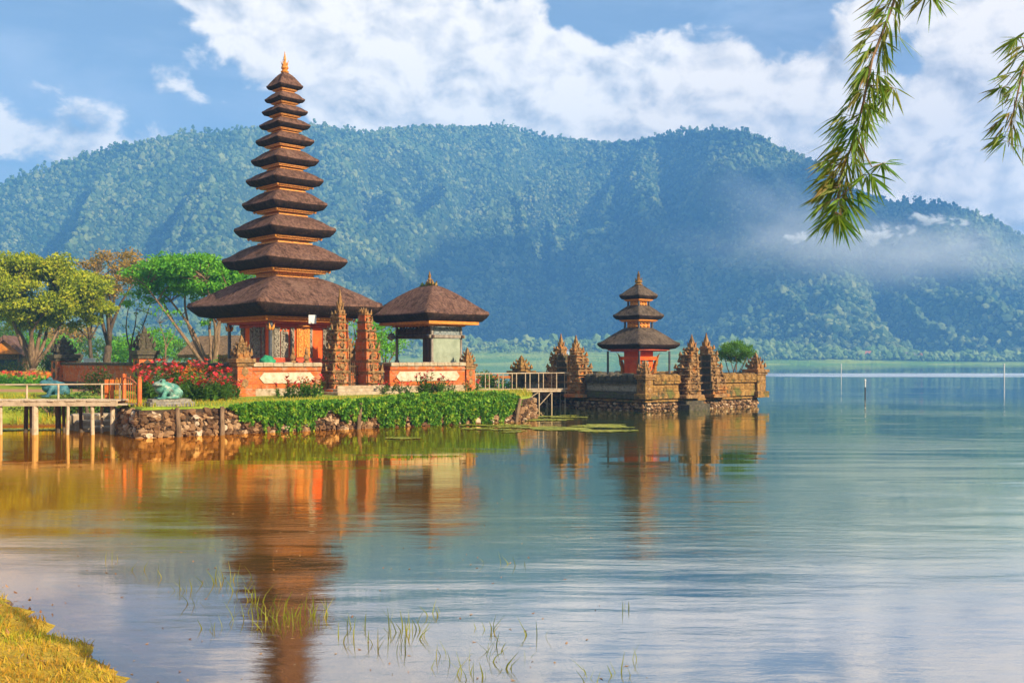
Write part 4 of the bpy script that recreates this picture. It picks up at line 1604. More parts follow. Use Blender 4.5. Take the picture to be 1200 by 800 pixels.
def islet_wall(label, p, q, mats):
    p, q = Vector(p), Vector(q)
    L = (q - p).length
    t = thing('islet_wall', label, 'wall', (p.x, p.y, .62), math.atan2(q.y - p.y, q.x - p.x), 'mossy islet walls')
    a = MB()
    a.bevbox((L / 2, 0, 0), (L, .58, .24), 0, .03)
    a.bevbox((L / 2, 0, .24), (L, .50, .10), 0, .02)
    a.build('plinth', mats[0], t)
    a = MB()
    a.box((L / 2, 0, .34), (L, .36, .46))
    n = max(2, int(L / .9))
    for i in range(n):
        a.bevbox(((i + .5) * L / n, 0, .38), (L / n * .96, .46, .28), 0, .05)
    a.build('middle_band', mats[1], t)
    a = MB()
    n = max(2, int(L / .5))
    for i in range(n):
        gg = random.Random(i)
        a.bevbox(((i + .5) * L / n, gg.uniform(-.01, .01), .74), (L / n, .66, .14), 0, .03)
        a.bevbox(((i + .5) * L / n, gg.uniform(-.015, .015), .88), (L / n, .80, .36 + gg.uniform(-.05, .05)), 0, .10)
    a.build('coping', mats[2], t)
    return t


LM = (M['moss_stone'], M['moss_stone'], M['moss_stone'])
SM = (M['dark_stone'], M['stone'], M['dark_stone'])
islet_wall('sunlit mossy islet wall between the corner of the platform and the triple spired gate', uv(C, .35, 0), uv(C, 2.35, 0), LM)
islet_wall('sunlit mossy islet wall under the round clipped tree', uv(C, 5.95, 0), uv(C, S_ - .35, 0), LM)
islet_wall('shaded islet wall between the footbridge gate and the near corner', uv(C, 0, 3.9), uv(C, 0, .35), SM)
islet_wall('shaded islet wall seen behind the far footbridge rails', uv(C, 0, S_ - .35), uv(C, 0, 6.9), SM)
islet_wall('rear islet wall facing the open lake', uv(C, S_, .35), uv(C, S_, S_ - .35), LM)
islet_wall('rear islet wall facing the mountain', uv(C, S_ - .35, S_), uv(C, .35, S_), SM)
pillar('islet_pillar', 'mossy pillar with small crown at the near corner of the islet wall', 'islet corner pillars', uv(C, 0, 0, .62), ALPHA, 1.95, .62, (M['moss_stone'], M['stone_warm']), 31)
pillar('islet_pillar', 'mossy pillar with onion crown at the open lake end of the islet wall', 'islet corner pillars', uv(C, S_, 0, .5), ALPHA, 2.5, .85, (M['moss_stone'], M['stone_warm']), 32)
pillar('islet_pillar', 'islet corner pillar with yellow crown peeping over the footbridge rail', 'islet corner pillars', uv(C, 0, S_, .5), ALPHA, 2.35, .95, (M['dark_stone'], M['moss_stone']), 33)
GM2 = (M['brick_worn'], M['stone_warm'], M['brick_worn'])
GM3 = (M['stone_warm'], M['stone_warm'], M['dark_stone'])
gg_ = 'halves of the islet gates'
gate_half('islet_gate_half', 'grey mossy islet gate half at the end of the footbridge, farther from the pagoda', gg_, uv(C, 0, 5.85, .6), ALPHA + R(90), 3.45, 1.0, 1.25, 1, GM3, 1.0, 41, 7)
gate_half('islet_gate_half', 'worn orange islet gate half between the footbridge and the pagoda', gg_, uv(C, 0, 5.05, .6), ALPHA + R(90), 3.35, 1.15, 1.25, -1, GM2, 1.0, 42, 7)
gate_half('islet_gate_half', 'carved lakeside islet gate half standing nearer the three tiered pagoda', gg_, uv(C, 3.85, 0, .6), ALPHA, 3.35, 1.3, 1.2, -1, GM3, 1.0, 43, 7)
gate_half('islet_gate_half', 'carved lakeside islet gate half standing nearer the round clipped tree', gg_, uv(C, 4.65, 0, .6), ALPHA, 3.45, 1.2, 1.2, 1, GM3, 1.0, 44, 7)

M3 = Vector((7.15, 56.25))
ZF = 1.30
p3 = thing('islet_pagoda', 'small three tiered pagoda with grey thatch standing on the islet', 'pagoda', (M3.x, M3.y, ZF - .7), ALPHA + R(-2))
zz3 = lambda py: EYE + (HOR - py) * .0482 - (ZF - .7)
T3 = [(94, 404, .26), (58, 370.5, .22), (44, 347, .20)]
h3 = [w * .0482 / 1.414 / 2 * 1.03 for w, _, _ in T3]
for i, (w, py, lip) in enumerate(T3):
    h = h3[i]
    z0 = zz3(py)
    nh = h * .14 if i == 2 else h3[i + 1] * .52
    z1 = zz3(333.5) if i == 2 else zz3((384, 358)[i])
    roof_mb(h, h, z0, z1, nh, nh, lip, seed=i * 5 + 80, m=14, bulge=1.12).build('thatched_roof', [M['thatch_grey'], M['thatch_edge']], p3, smooth=True)
    f = MB()
    f.bevbox((0, 0, z0 - lip * 1.22), (h * 1.5, h * 1.5, lip * .3), 0, .01)
    f.bevbox((0, 0, z0 - lip * 1.45), (h * 1.36, h * 1.36, lip * .25), 0, .01)
    f.build('eaves_beam', M['red_beam'] if i == 0 else M['gold_plain'], p3)
    if i > 0:
        b = h3[i] * .52
        zb = zz3((384, 358)[i - 1]) - .1
        zt = z0 - lip * 1.4
        nk = MB()
        nk.box((0, 0, zb), (b * 1.7, b * 1.7, zt - zb))
        for s in range(4):
            for q in range(3):
                for r_ in range(2):
                    u = (-.55 + .55 * q) * b
                    pp = [(u, -1), (1, u), (-u, 1), (-1, -u)][s]
                    zc = zb + (zt - zb) * (.4 + .35 * r_)
                    c = (pp[0], pp[1] * b * .86, zc) if s in (0, 2) else (pp[0] * b * .86, pp[1], zc)
                    nk.blob(c, (.22 * b, .22 * b, (zt - zb) * .13), 1, .2, q + s)
        nk.build('neck', M['gold'], p3)
        for a_ in (-1, 1):
            for b_ in (-1, 1):
                pm = MB()
                pm.box((a_ * b * 1.02, b_ * b * 1.02, zb), (.09, .09, zt - zb))
                pm.build('neck_post', M['charcoal'], p3)
finial_mb(zz3(334.5), zz3(317) - zz3(334.5), .42).build('finial', M['moss_stone'], p3)
zt = zz3(404) - .36
a = MB()
a.bevbox((0, 0, 0), (3.2, 3.2, .35), 0, .04)
a.bevbox((0, 0, .35), (2.9, 2.9, .35), 0, .04)
a.build('stepped_base', M['dark_stone'], p3)
for sx, sy in ((-1, -1), (1, -1), (1, 1), (-1, 1)):
    a = MB()
    a.bevbox((sx * 1.22, sy * 1.22, .7), (.2, .2, .16), 0, .02)
    a.bevbox((sx * 1.22, sy * 1.22, .86), (.10, .10, zt - .86), 0, .015)
    a.build('column', M['charcoal'], p3)
a = MB()
a.bevbox((0, 0, .7), (1.45, 1.45, .35), 0, .03)
a.box((0, 0, 1.05), (1.15, 1.15, zt - 1.05))
a.bevbox((0, 0, zt - .5), (1.5, 1.5, .2), 0, .03)
a.build('room_wall', M['orange_wall'], p3)
for s in range(4):
    for q in (-1, 1):
        a = MB()
        pp = [(q, -1), (1, q), (-q, 1), (-1, -q)][s]
        a.flame((pp[0] * .55, pp[1] * .6, .75), 1.5, .30, (pp[0] * .12, pp[1] * .12), .3)
        a.flame((pp[0] * .62, pp[1] * .62, 1.5), .9, .26, (pp[0] * .3, pp[1] * .3), .3)
        a.build('carved_bracket', M['gold'], p3)
a = MB()
a.bevbox((-.1, -.60, 1.05), (.5, .08, 1.05), 0, .02)
a.build('door', M['stone'], p3)
a = MB()
a.bevbox((.605, .0, 1.05), (.08, .4, 1.0), 0, .02)
a.build('relief_panel', M['stone'], p3)
gd = MB()
gd.bevbox((0, 0, -.5), (.5, .5, .5), 0, .03)
gd.bevbox((0, 0, 0), (.36, .36, .25), 0, .03)
gd.blob((0, 0, .48), (.2, .18, .28), 2, .15, 3)
gd.blob((0, -.03, .84), (.14, .14, .15), 2, .12, 5)
gd.flame((0, 0, .92), .32, .18)
ornament(gd, .0, 0, .25, .5, .3, 6, 5)
o = gd.build('guardian_statue', M['stone_warm'], loc=uv(C, 1.3, 1.6, 1.12), rz=ALPHA)
tag(o, 'pale guardian statue on the islet before the three tiered pagoda', 'statue')
# ------------------------------------------------------------------ retaining wall of the island
rw = thing('retaining_wall', 'low retaining wall of round river stones along the water below the pagoda', 'wall')
face = [Vector(p) for p in (ISLE[11], ISLE[0], ISLE[1], ISLE[2], ISLE[3], ISLE[4])]
stones, stakes = MB(), None
g = random.Random(12)
for a, b in zip(face[:-1], face[1:]):
    L = (b - a).length
    dv = (b - a) / L
    nv = Vector((dv.y, -dv.x))
    z = -.08
    while z < ISLE_Z - .06:
        u = g.uniform(-.1, .1)
        while u < L:
            r_ = g.uniform(.06, .15) * (1.25 if g.random() < .15 else 1)
            toe = .09 * (1 - max(0, z) / ISLE_Z) ** 1.5
            p = a + dv * u + nv * (.02 + toe)
            stones.blob((p.x, p.y, z + g.uniform(-.06, .06)), (r_ * g.uniform(.8, 1.25), r_ * .9, r_ * g.uniform(.65, 1.15)), 2, .42, g.randint(0, 9999), 1.9)
            u += r_ * g.uniform(1.5, 2.0)
        z += .165
stones.build('stone_facing', M['rock'], rw, smooth=False)
core = MB()
o_ = [p.copy() for p in face]
vs, fs = [], []
for p in o_:
    q = p + (Vector((-8, 47)) - p).normalized() * .3
    e = p - (Vector((-8, 47)) - p).normalized() * .06
    vs += [(e.x, e.y, -.9), (e.x, e.y, ISLE_Z - .07), (q.x, q.y, ISLE_Z - .07)]
for i in range(len(o_) - 1):
    fs += [(3 * i, 3 * i + 3, 3 * i + 4, 3 * i + 1), (3 * i + 1, 3 * i + 4, 3 * i + 5, 3 * i + 2)]
core.add(vs, fs)
core.build('earth_core', M['mortar'], rw)


def on_face(px):
    """point of the island's front line on the bearing of column px"""
    k = (px - 600) / FP
    for a, b in zip(face[1:-1], face[2:]):
        d = b - a
        t_ = (k * a.y - a.x) / (d.x - k * d.y)
        if -.001 <= t_ <= 1.001:
            n_ = Vector((d.y, -d.x)).normalized()
            return a + d * t_, n_
    return face[1], Vector((.6, -.8))


for px, tl in ((207, -.14), (257, -.06), (415, .08), (598, .22)):
    p, n_ = on_face(px)
    a = MB()
    q = p + n_ * .30
    a.tube([(q.x, q.y, -.4), (q.x + tl * .5, q.y - n_.y * .1, .45), (q.x + tl, q.y - n_.y * .2, .95)], [.085, .08, .075], 9)
    a.build('timber_stake', M['bark'], rw)

# ------------------------------------------------------------------ leaves


def leaf_arr(C, S, seed, aspect=.42, droop=None, up=.0):
    """diamond leaves: C centres, S lengths; droop: mean direction the tips point"""
    g = np.random.default_rng(seed)
    n = len(C)
    d = g.normal(size=(n, 3))
    if droop is not None:
        d = d * .75 + np.asarray(droop)
    d /= np.linalg.norm(d, axis=1, keepdims=True)
    r_ = g.normal(size=(n, 3))
    r_[:, 2] += up
    w = np.cross(d, r_)
    w /= np.linalg.norm(w, axis=1, keepdims=True) + 1e-9
    S = np.asarray(S)[:, None]
    nrm = np.cross(d, w)
    V = np.stack([C - d * S * .5, C + w * S * aspect * .5 + nrm * S * .06, C + d * S * .5, C - w * S * aspect * .5 + nrm * S * .06], 1).reshape(-1, 3)
    F = np.arange(n * 4).reshape(n, 4)
    return V, F


def clump_leaves(clumps, per, size, seed, aspect=.45, droop=None, up=0.0, shell=.5):
    g = np.random.default_rng(seed)
    Cs = []
    for (c, r_) in clumps:
        vol = (r_[0] * r_[1] * r_[2]) ** (2 / 3)
        n = max(4, int(per * vol))
        d = g.normal(size=(n, 3))
        d /= np.linalg.norm(d, axis=1, keepdims=True)
        rad = g.uniform(0, 1, (n, 1)) ** shell
        Cs.append(np.asarray(c) + d * rad * np.asarray(r_) * g.uniform(.85, 1.12, (n, 1)))
    C = np.concatenate(Cs)
    return leaf_arr(C, g.uniform(.6, 1.35, len(C)) * size, seed + 1, aspect, droop, up)


def limb(mb, p, q, r0, r1, seed, bend=.12, n=6):
    g = random.Random(seed)
    p, q = Vector(p), Vector(q)
    L = (q - p).length
    off = Vector((g.uniform(-1, 1), g.uniform(-1, 1), g.uniform(-.3, .5))) * L * bend
    pts = []
    for i in range(n + 1):
        s = i / n
        pts.append(p.lerp(q, s) + off * math.sin(s * math.pi) + Vector((g.uniform(-1, 1), g.uniform(-1, 1), 0)) * L * .012)
    mb.tube(pts, [r0 + (r1 - r0) * (i / n) for i in range(n + 1)], 7)
    return pts


def tree(name, label, px, Y, base_z, crown_c, crown_r, nclump, clump_r, per, leaf, mat, barkm, forks, trunk_r, seed, group=None, fork_h=.18, flat=1.0, gap=.0, droop=None, spread=.8, shell=.5, cat='tree', extra=()):
    """crown_c: (px, py, extra depth) of the crown's middle; crown_r: metres"""
    g = random.Random(seed)
    b = at(px, Y, base_z)
    t = thing(name, label, cat, b, 0, group)
    cc = at(crown_c[0], Y, EYE + (HOR - crown_c[1]) / FP * Y) - b
    clumps = []
    tries = 0
    while len(clumps) < nclump and tries < 5000:
        tries += 1
        v = Vector((g.gauss(0, 1), g.gauss(0, 1), g.gauss(0, 1))).normalized() * g.uniform(.35, 1) ** .6
        c = cc + Vector((v.x * crown_r[0], v.y * crown_r[1], v.z * crown_r[2]))
        if gap and mnoise.noise((c.x * .35 + seed, c.y * .35, c.z * .5)) < gap - .5:
            continue
        r_ = clump_r * g.uniform(.6, 1.25)
        clumps.append((c, (r_, r_, r_ * flat)))
    for (ex, ey, er) in extra:
        c = at(ex, Y, EYE + (HOR - ey) / FP * Y) - b
        clumps.append((c, (er, er, er * flat)))
    wood = MB()
    fork = Vector((g.uniform(-.1, .1), 0, cc.z * fork_h))
    limb(wood, (0, 0, -.3), fork, trunk_r * 1.25, trunk_r, seed, .05)
    wood.tube([(0, 0, -.3), (0, 0, .25)], [trunk_r * 1.9, trunk_r * 1.2], 9)
    ends = []
    for i in range(forks):
        a = 6.283 * i / forks + g.uniform(-.3, .3)
        e = cc + Vector((math.cos(a) * crown_r[0] * spread * g.uniform(.45, .95), math.sin(a) * crown_r[1] * spread * g.uniform(.4, .9), crown_r[2] * g.uniform(-.7, .2)))
        pts = limb(wood, fork, e, trunk_r * .62, trunk_r * .22, seed * 7 + i, .10)
        ends.append(pts)
    for i, (c, r_) in enumerate(clumps):
        best = min((q for pts in ends for q in pts[2:]), key=lambda q: (q - c).length)
        limb(wood, best, c, trunk_r * .20, trunk_r * .06, seed * 11 + i, .10, 4)
    wood.build('trunk', barkm, t, smooth=True)
    V, F = clump_leaves([(tuple(c), r_) for c, r_ in clumps], per, leaf, seed, .5, droop, .6, shell)
    np_mesh('crown', V, F, mat, t)
    return t


LZ = .86
tree('spreading_tree', 'broad olive green tree with many forked pale stems behind the flower bed', 38, 88, LZ, (44, 342), (5.4, 4.6, 3.4), 130, 1.25, 300, .32, M['leaf_olive'], M['bark'], 8, .34, 3, flat=.62, gap=.18, spread=.75, fork_h=.13)
tree('spreading_tree', 'smaller olive green tree between the broad olive tree and the golden tree', 106, 92, LZ, (98, 352), (2.7, 2.3, 2.8), 36, 1.0, 280, .30, M['leaf_olive'], M['bark_dark'], 4, .16, 5, flat=.62, gap=.15, fork_h=.5)
tree('golden_tree', 'tall thin golden brown tree with dark forked trunk', 126, 95, LZ, (131, 318), (3.0, 2.6, 2.5), 52, .95, 130, .28, M['leaf_gold'], M['bark_dark'], 5, .34, 7, flat=.7, gap=.28, fork_h=.30, spread=.9)
tree('umbrella_tree', 'bright green flat topped tree with fanning branches beside the pagoda roof', 248, 76, LZ, (222, 322), (4.6, 3.6, 1.5), 140, .95, 330, .26, M['leaf_bright'], M['bark'], 9, .24, 9, flat=.55, gap=.2, fork_h=.05, spread=1.0, extra=((270, 318, 1.1), (282, 330, .9), (248, 372, .5), (262, 368, .55), (240, 378, .5), (173, 340, .9), (160, 345, .7), (176, 352, .7), (150, 356, .6), (192, 352, .6), (230, 352, .6), (268, 352, .6), (256, 360, .7)))
tree('slender_tree', 'slender dark stemmed tree between the golden tree and the bright green tree', 154, 82, LZ, (160, 362), (1.6, 1.4, 2.6), 10, .55, 70, .26, M['leaf_mid'], M['bark_dark'], 3, .12, 11, flat=.5, fork_h=.45, extra=((152, 345, .8), (168, 378, .5), (162, 390, .6)))
tree('slender_tree', 'pale thin tree with small bright tufts beside the fanning branches', 193, 70, LZ, (196, 378), (1.3, 1.1, 1.6), 10, .5, 80, .24, M['leaf_bright'], M['bark'], 3, .09, 13, flat=.5, fork_h=.3, extra=((186, 385, .6), (205, 366, .6), (192, 360, .5)))
tree('slender_tree', 'light green tree standing behind the split gate opening', 412, 62, LZ, (418, 398), (2.2, 1.6, 1.9), 30, .75, 110, .22, M['leaf_bright'], M['bark'], 4, .12, 15, flat=.8, fork_h=.3)
tree('slender_tree', 'bright green tree between the right gate half and the open pavilion', 450, 66, LZ, (452, 392), (1.4, 1.4, 1.6), 22, .7, 110, .22, M['leaf_bright'], M['bark'], 4, .12, 17, flat=.8, fork_h=.3)
tree('background_tree', 'yellowish bushy tree far behind the stems of the broad olive tree', 84, 150, LZ, (84, 398), (4.5, 3.0, 2.6), 30, 1.5, 36, .5, M['leaf_gold'], M['bark'], 4, .2, 19, 'trees at the back of the garden', flat=.8, fork_h=.3)
tree('background_tree', 'light green bushy tree at the back of the garden near the thatched hut', 18, 160, LZ, (16, 392), (6, 4, 4.2), 40, 1.7, 36, .5, M['leaf_mid'], M['bark'], 4, .2, 21, 'trees at the back of the garden', flat=.8, fork_h=.3)
tree('background_tree', 'fresh green bushy tree at the back of the garden under the slender dark tree', 172, 105, LZ, (170, 405), (2.6, 2.0, 1.7), 28, .9, 60, .34, M['leaf_bright'], M['bark'], 4, .14, 23, 'trees at the back of the garden', flat=.8, fork_h=.3)
tree('background_tree', 'low green tree at the back of the garden behind the side wall pillar', 222, 110, LZ, (224, 412), (2.8, 2.0, 1.2), 26, .8, 60, .34, M['leaf_mid'], M['bark'], 4, .14, 25, 'trees at the back of the garden', flat=.8, fork_h=.3)
for q, (px, Y, py, rx, rz_, m_, lab) in enumerate(((58, 120, 408, 4.0, 1.9, 'leaf_bright', 'light green tree filling the gap under the broad olive crown'), (120, 128, 410, 3.6, 1.6, 'leaf_mid', 'leafy green tree behind the white cabinet'), (146, 112, 412, 2.8, 1.4, 'leaf_bright', 'fresh green tree behind the fork of the golden tree'),
                                                (196, 120, 404, 2.6, 1.9, 'leaf_bright', 'fresh green tree seen behind the thin pale stems'), (-10, 118, 400, 4, 2.4, 'leaf_mid', 'green tree at the frame edge beside the gabled hut'))):
    tree('background_tree', lab, px, Y, LZ, (px, py), (rx, 2.0, rz_), 30, 1.0, 75, .36, M[m_], M['bark'], 4, .14, 61 + q, 'trees at the back of the garden', flat=.8, fork_h=.2)
# clipped tree on the islet
tree('clipped_tree', 'round clipped bright green tree with several thin stems on the islet', 861, 56.2, 1.05, (862, 412), (.98, .95, .58), 60, .30, 1100, .11, M['leaf_topiary'], M['bark'], 8, .055, 27, flat=.8, fork_h=.05, spread=.9)


def bush(name, label, px, Y, z, r_, mat, seed, per=260, leaf=.16, group=None, flat=1.0, red=None):
    p = at(px, Y, z)
    t = thing(name, label, 'bush', p, 0, group)
    g = random.Random(seed)
    cl = []
    for i in range(14):
        v = Vector((g.gauss(0, 1), g.gauss(0, 1), abs(g.gauss(0, .8)))).normalized() * g.uniform(.3, .8)
        k = g.uniform(.35, .5)
        cl.append(((v.x * r_[0], v.y * r_[1], r_[2] * (.35 + .75 * v.z)), (r_[0] * k, r_[1] * k, r_[2] * k * flat)))
    V, F = clump_leaves(cl, per, leaf, seed, .5, None, .4, .4)
    np_mesh('foliage', V, F, mat, t)
    if red:
        V, F = clump_leaves([((c[0], c[1] - .05, c[2] + .1), q) for c, q in cl[:7]], per * .12, leaf * .9, seed + 4, .8, None, .4, .3)
        np_mesh('blossom', V, F, red, t)
    w = MB()
    for i in range(5):
        a = i * 1.26
        w.tube([(0, 0, -.1), (math.cos(a) * r_[0] * .4, math.sin(a) * r_[1] * .4, r_[2] * .8)], [.04, .015], 5)
    w.build('stem', M['bark'], t)
    return t


bush('bush', 'dark rounded clipped bush at the foot of the broad olive tree', 62, 84, LZ, (1.35, 1.2, 2.3), M['leaf_dark'], 3, 150, .2, 'dark bushes by the flower bed')
bush('bush', 'low dark bush in front of the thatched hut', 12, 92, LZ, (2.2, 1.4, 1.7), M['leaf_dark'], 4, 120, .2, 'dark bushes by the flower bed')
bush('bush', 'low dark bush at the foot of the golden tree', 110, 90, LZ, (1.8, 1.0, .9), M['leaf_dark'], 5, 150, .2, 'dark bushes by the flower bed')
bush('bush', 'red and green bush on the shore right of the pavilion', 573, 57, .8, (1.2, .9, 1.15), M['leaf_mid'], 6, 240, .16, None, 1.0, M['petal_red'])
bush('bush', 'small light green bush at the outer end of the far footbridge', 592, 56, .7, (.7, .6, .75), M['leaf_bright'], 7, 240, .14)
bush('bush', 'bright green bush seen between the posts of the pavilion', 478, 60, .9, (1.4, 1.0, 1.6), M['leaf_bright'], 8, 200, .16)
bush('bush', 'bright green bush seen through the pagoda columns', 258, 62, .9, (.9, .8, 1.7), M['leaf_bright'], 18, 200, .16)
bush('bush', 'low bush right under the yellow front of the mossy footbridge end', 118, 44, .75, (1.0, .8, 1.5), M['leaf_dark'], 28, 220, .14, None, 1.0, M['petal_red'])
bpy.data.objects['bush.007']['label'] = 'dark green bush with red blossom behind the footbridge rail end'

V, F = clump_leaves([((RIDGE_TOP[0] + .1 * math.sin(i * 2.1), RIDGE_TOP[1] - .5 + .17 * i, RIDGE_TOP[2] + .08), (.2, .2, .16)) for i in range(7)], 900, .09, 71, .5, None, .4, .4)
tag(np_mesh('fern_growth', V, F, M['leaf_mid'], pav), kind='stuff')
bush('bush', 'leafy green bush growing tight beside the split gate steps', 363, 42.6, ISLE_Z, (.62, .45, .50), M['leaf_ivy'], 38, 500, .12, None, 1.0, M['petal_red'])
bush('bush', 'leafy green bush in the middle of the pavilion wall foot', 505, 47.0, ISLE_Z, (.75, .5, .55), M['leaf_ivy'], 39, 500, .12, None, 1.0, M['petal_red'])
bush('bush', 'dark green bush on the water edge behind the footbridge poles', 62, 39.6, .35, (1.9, .8, .75), M['leaf_dark'], 40, 260, .14)
bush('bush', 'low green bush on the water edge between footbridge and stone steps', 96, 39.4, .35, (1.2, .7, .9), M['leaf_mid'], 41, 260, .14)

# hedge along the far pond edge and the mass of garden flowers
g = np.random.default_rng(31)


def bed_points(n, px0, px1, Y0, Y1, z0, z1):
    Y = g.uniform(Y0, Y1, n)
    px = g.uniform(px0, px1, n)
    return np.stack([(px - 600) / FP * Y, Y, LZ + g.uniform(z0, z1, n)], -1)


V, F = leaf_arr(bed_points(9000, -60, 168, 66, 84, 0, .62), g.uniform(.18, .4, 9000), 5, .4, (0, 0, .8))
fb = np_mesh('flower_bed', V, F, M['leaf_bright'])
tag(fb, 'long low bed of mixed garden flowers in front of the trees', 'flower bed', kind='stuff')
for i, (m_, n) in enumerate(((M['petal_red'], 420), (M['petal_orange'], 560), (M['leaf_gold'], 900))):
    V, F = leaf_arr(bed_points(n, -60, 168, 65.5, 84, .45, .85), g.uniform(.16, .34, n), 50 + i, .9)
    o = np_mesh('blossom', V, F, m_, fb)
    tag(o, kind='stuff')

# ------------------------------------------------------------------ flowering plants


def canna(name, seed, h, nst, red=True):
    g = random.Random(seed)
    stem, leaf, fl = MB(), MB(), MB()
    for i in range(nst):
        a = g.uniform(0, 6.28)
        r_ = g.uniform(.05, .34)
        b = Vector((math.cos(a) * r_, math.sin(a) * r_, 0))
        hh = h * g.uniform(.65, 1.0)
        e = b * 1.5 + Vector((g.uniform(-.1, .1), g.uniform(-.1, .1), hh))
        stem.tube([b, b.lerp(e, .5) + Vector((.02, 0, 0)), e], [.016, .013, .008], 5)
        for q in range(9):
            s = .05 + .10 * q
            p = b.lerp(e, s)
            az = g.uniform(0, 6.28)
            L = h * g.uniform(.30, .46) * (1.2 - .5 * s)
            d = Vector((math.cos(az), math.sin(az), g.uniform(.5, 1.1))).normalized()
            w = Vector((-math.sin(az), math.cos(az), 0))
            pts, ws = [], (.12, .75, 1.0, .7, .05)
            for k, sw in enumerate(ws):
                u = k / 4
                c = p + d * L * u + Vector((0, 0, -.42 * L * u * u))
                pts += [c - w * L * .19 * sw + Vector((0, 0, .05 * L * sw)), c, c + w * L * .19 * sw + Vector((0, 0, .05 * L * sw))]
            fs = []
            for k in range(4):
                for m_ in range(2):
                    fs.append((k * 3 + m_, k * 3 + m_ + 1, k * 3 + m_ + 4, k * 3 + m_ + 3))
            leaf.add(pts, fs)
        if g.random() < .75:
            for q in range(7):
                az = g.uniform(0, 6.28)
                d = Vector((math.cos(az), math.sin(az), g.uniform(.1, 1.0))).normalized()
                w = d.cross(Vector((0, 0, 1))).normalized()
                p = e + Vector((g.uniform(-.04, .04), g.uniform(-.04, .04), g.uniform(-.08, .10)))
                L = .15
                fl.add([p, p + d * L * .5 + w * .055, p + d * L, p + d * L * .5 - w * .055], [(0, 1, 2, 3)])
    t = thing(name, 'x', 'flowers', (0, 0, -50))
    stem.build('stem', M['leaf_mid'], t)
    leaf.build('foliage', M['leaf_mid'] if seed % 2 else M['leaf_ivy'], t, smooth=True)
    fl.build('blossom', M['petal_red'] if red else M['petal_orange'], t)
    return t


protos = [canna('flowering_plant', 3, 1.15, 8), canna('flowering_plant', 4, 1.0, 8, False), canna('flowering_plant', 5, .75, 10)]
used = set()
GA = 'red flowering plants beside the frog statue'
GB = 'flowering plants along the temple wall'
spots = [(166, 38.6, 0, 1.0, 'red flowering plant right behind the orange footbridge gate', GA), (178, 39.8, 0, 1.1, 'tall red flowering plant behind the head of the verdigris frog', GA),
         (186, 38.5, 2, 1.2, 'low red flowering plant at the shoulder of the verdigris frog', GA), (208, 40.8, 1, 1.2, 'tall orange flowering plant rising just behind the back of the verdigris frog', GA),
         (218, 37.6, 2, 1.15, 'low leafy plant beside the brick pedestal of the verdigris frog', GA), (222, 41.2, 0, 1.3, 'tallest red flowering plant in the bed by the shaded wall', GA),
         (232, 38.4, 1, 1.1, 'orange flowering plant in the middle of the bed by the shaded wall', GA), (236, 41.4, 0, 1.25, 'tall red flowering plant against the mossy coping', GA),
         (246, 39.4, 0, 1.0, 'red flowering plant towards the corner pillar', GA), (254, 38.0, 2, 1.15, 'low red flowering plant at the front of the bed near the corner pillar', GA),
         (262, 40.2, 0, .9, 'red flowering plant tight against the corner pillar', GA), (268, 38.8, 2, 1.1, 'last low red flowering plant before the corner pillar base', GA), (196, 42.0, 0, 1.2, 'red flowering plant close under the shaded wall behind the frog', GA),
         (332, 40.6, 2, .9, 'small flowering plant below the middle of the pale wall panel', GB), (344, 41.2, 2, 1.1, 'red flowering plant below the end of the pale wall panel', GB), (356, 41.4, 1, .8, 'orange flowering plant beside the stone steps', GB),
         (366, 41.6, 2, 1.2, 'bushy flowering plant nearest the split gate steps', GB),
         (452, 45.6, 2, .8, 'little flowering plant just beyond the gate steps', GB), (470, 46.2, 2, .9, 'small red flowering plant under the pavilion wall', GB), (497, 46.4, 0, .95, 'tall red flowering plant in the middle of the pavilion wall', GB),
         (509, 46.5, 2, 1.15, 'leafy flowering plant next to the tall red one by the pavilion wall', GB), (527, 47.4, 2, .8, 'small red flowering plant near the wall end below the pavilion', GB), (553, 48.6, 2, .9, 'small flowering plant beside the far footbridge landing', GB),
         (172, 41.5, 0, 1.35, 'tall pink red flowering plant seen between gate posts and frog', GA), (202, 44.0, 0, 1.4, 'red flowering plant rising above the frog head close to the wall', GA), (214, 43.0, 1, 1.35, 'tall orange flowering plant close to the wall behind the frog', GA),
         (228, 43.0, 0, 1.4, 'very tall red flowering plant in front of the dark wall coping', GA), (242, 37.4, 2, 1.3, 'broad low leafy plant at the front edge of the frog flower bed', GA), (226, 39.6, 1, 1.2, 'orange flowering plant just past the frog pedestal', GA),
         (258, 41.6, 0, 1.2, 'red flowering plant against the wall just before the corner pillar', GA)]
for i, (px, Y, pi, s, lab, grp) in enumerate(spots):
    pr = protos[pi]
    p = at(px, Y, ISLE_Z - .02)
    if pi not in used:
        used.add(pi)
        o = pr
        o.location = p
        o.scale = (s, s, s)
    else:
        o = copy_thing(pr, p, i * 1.7, lab, s)
    o['label'] = lab
    o['group'] = grp

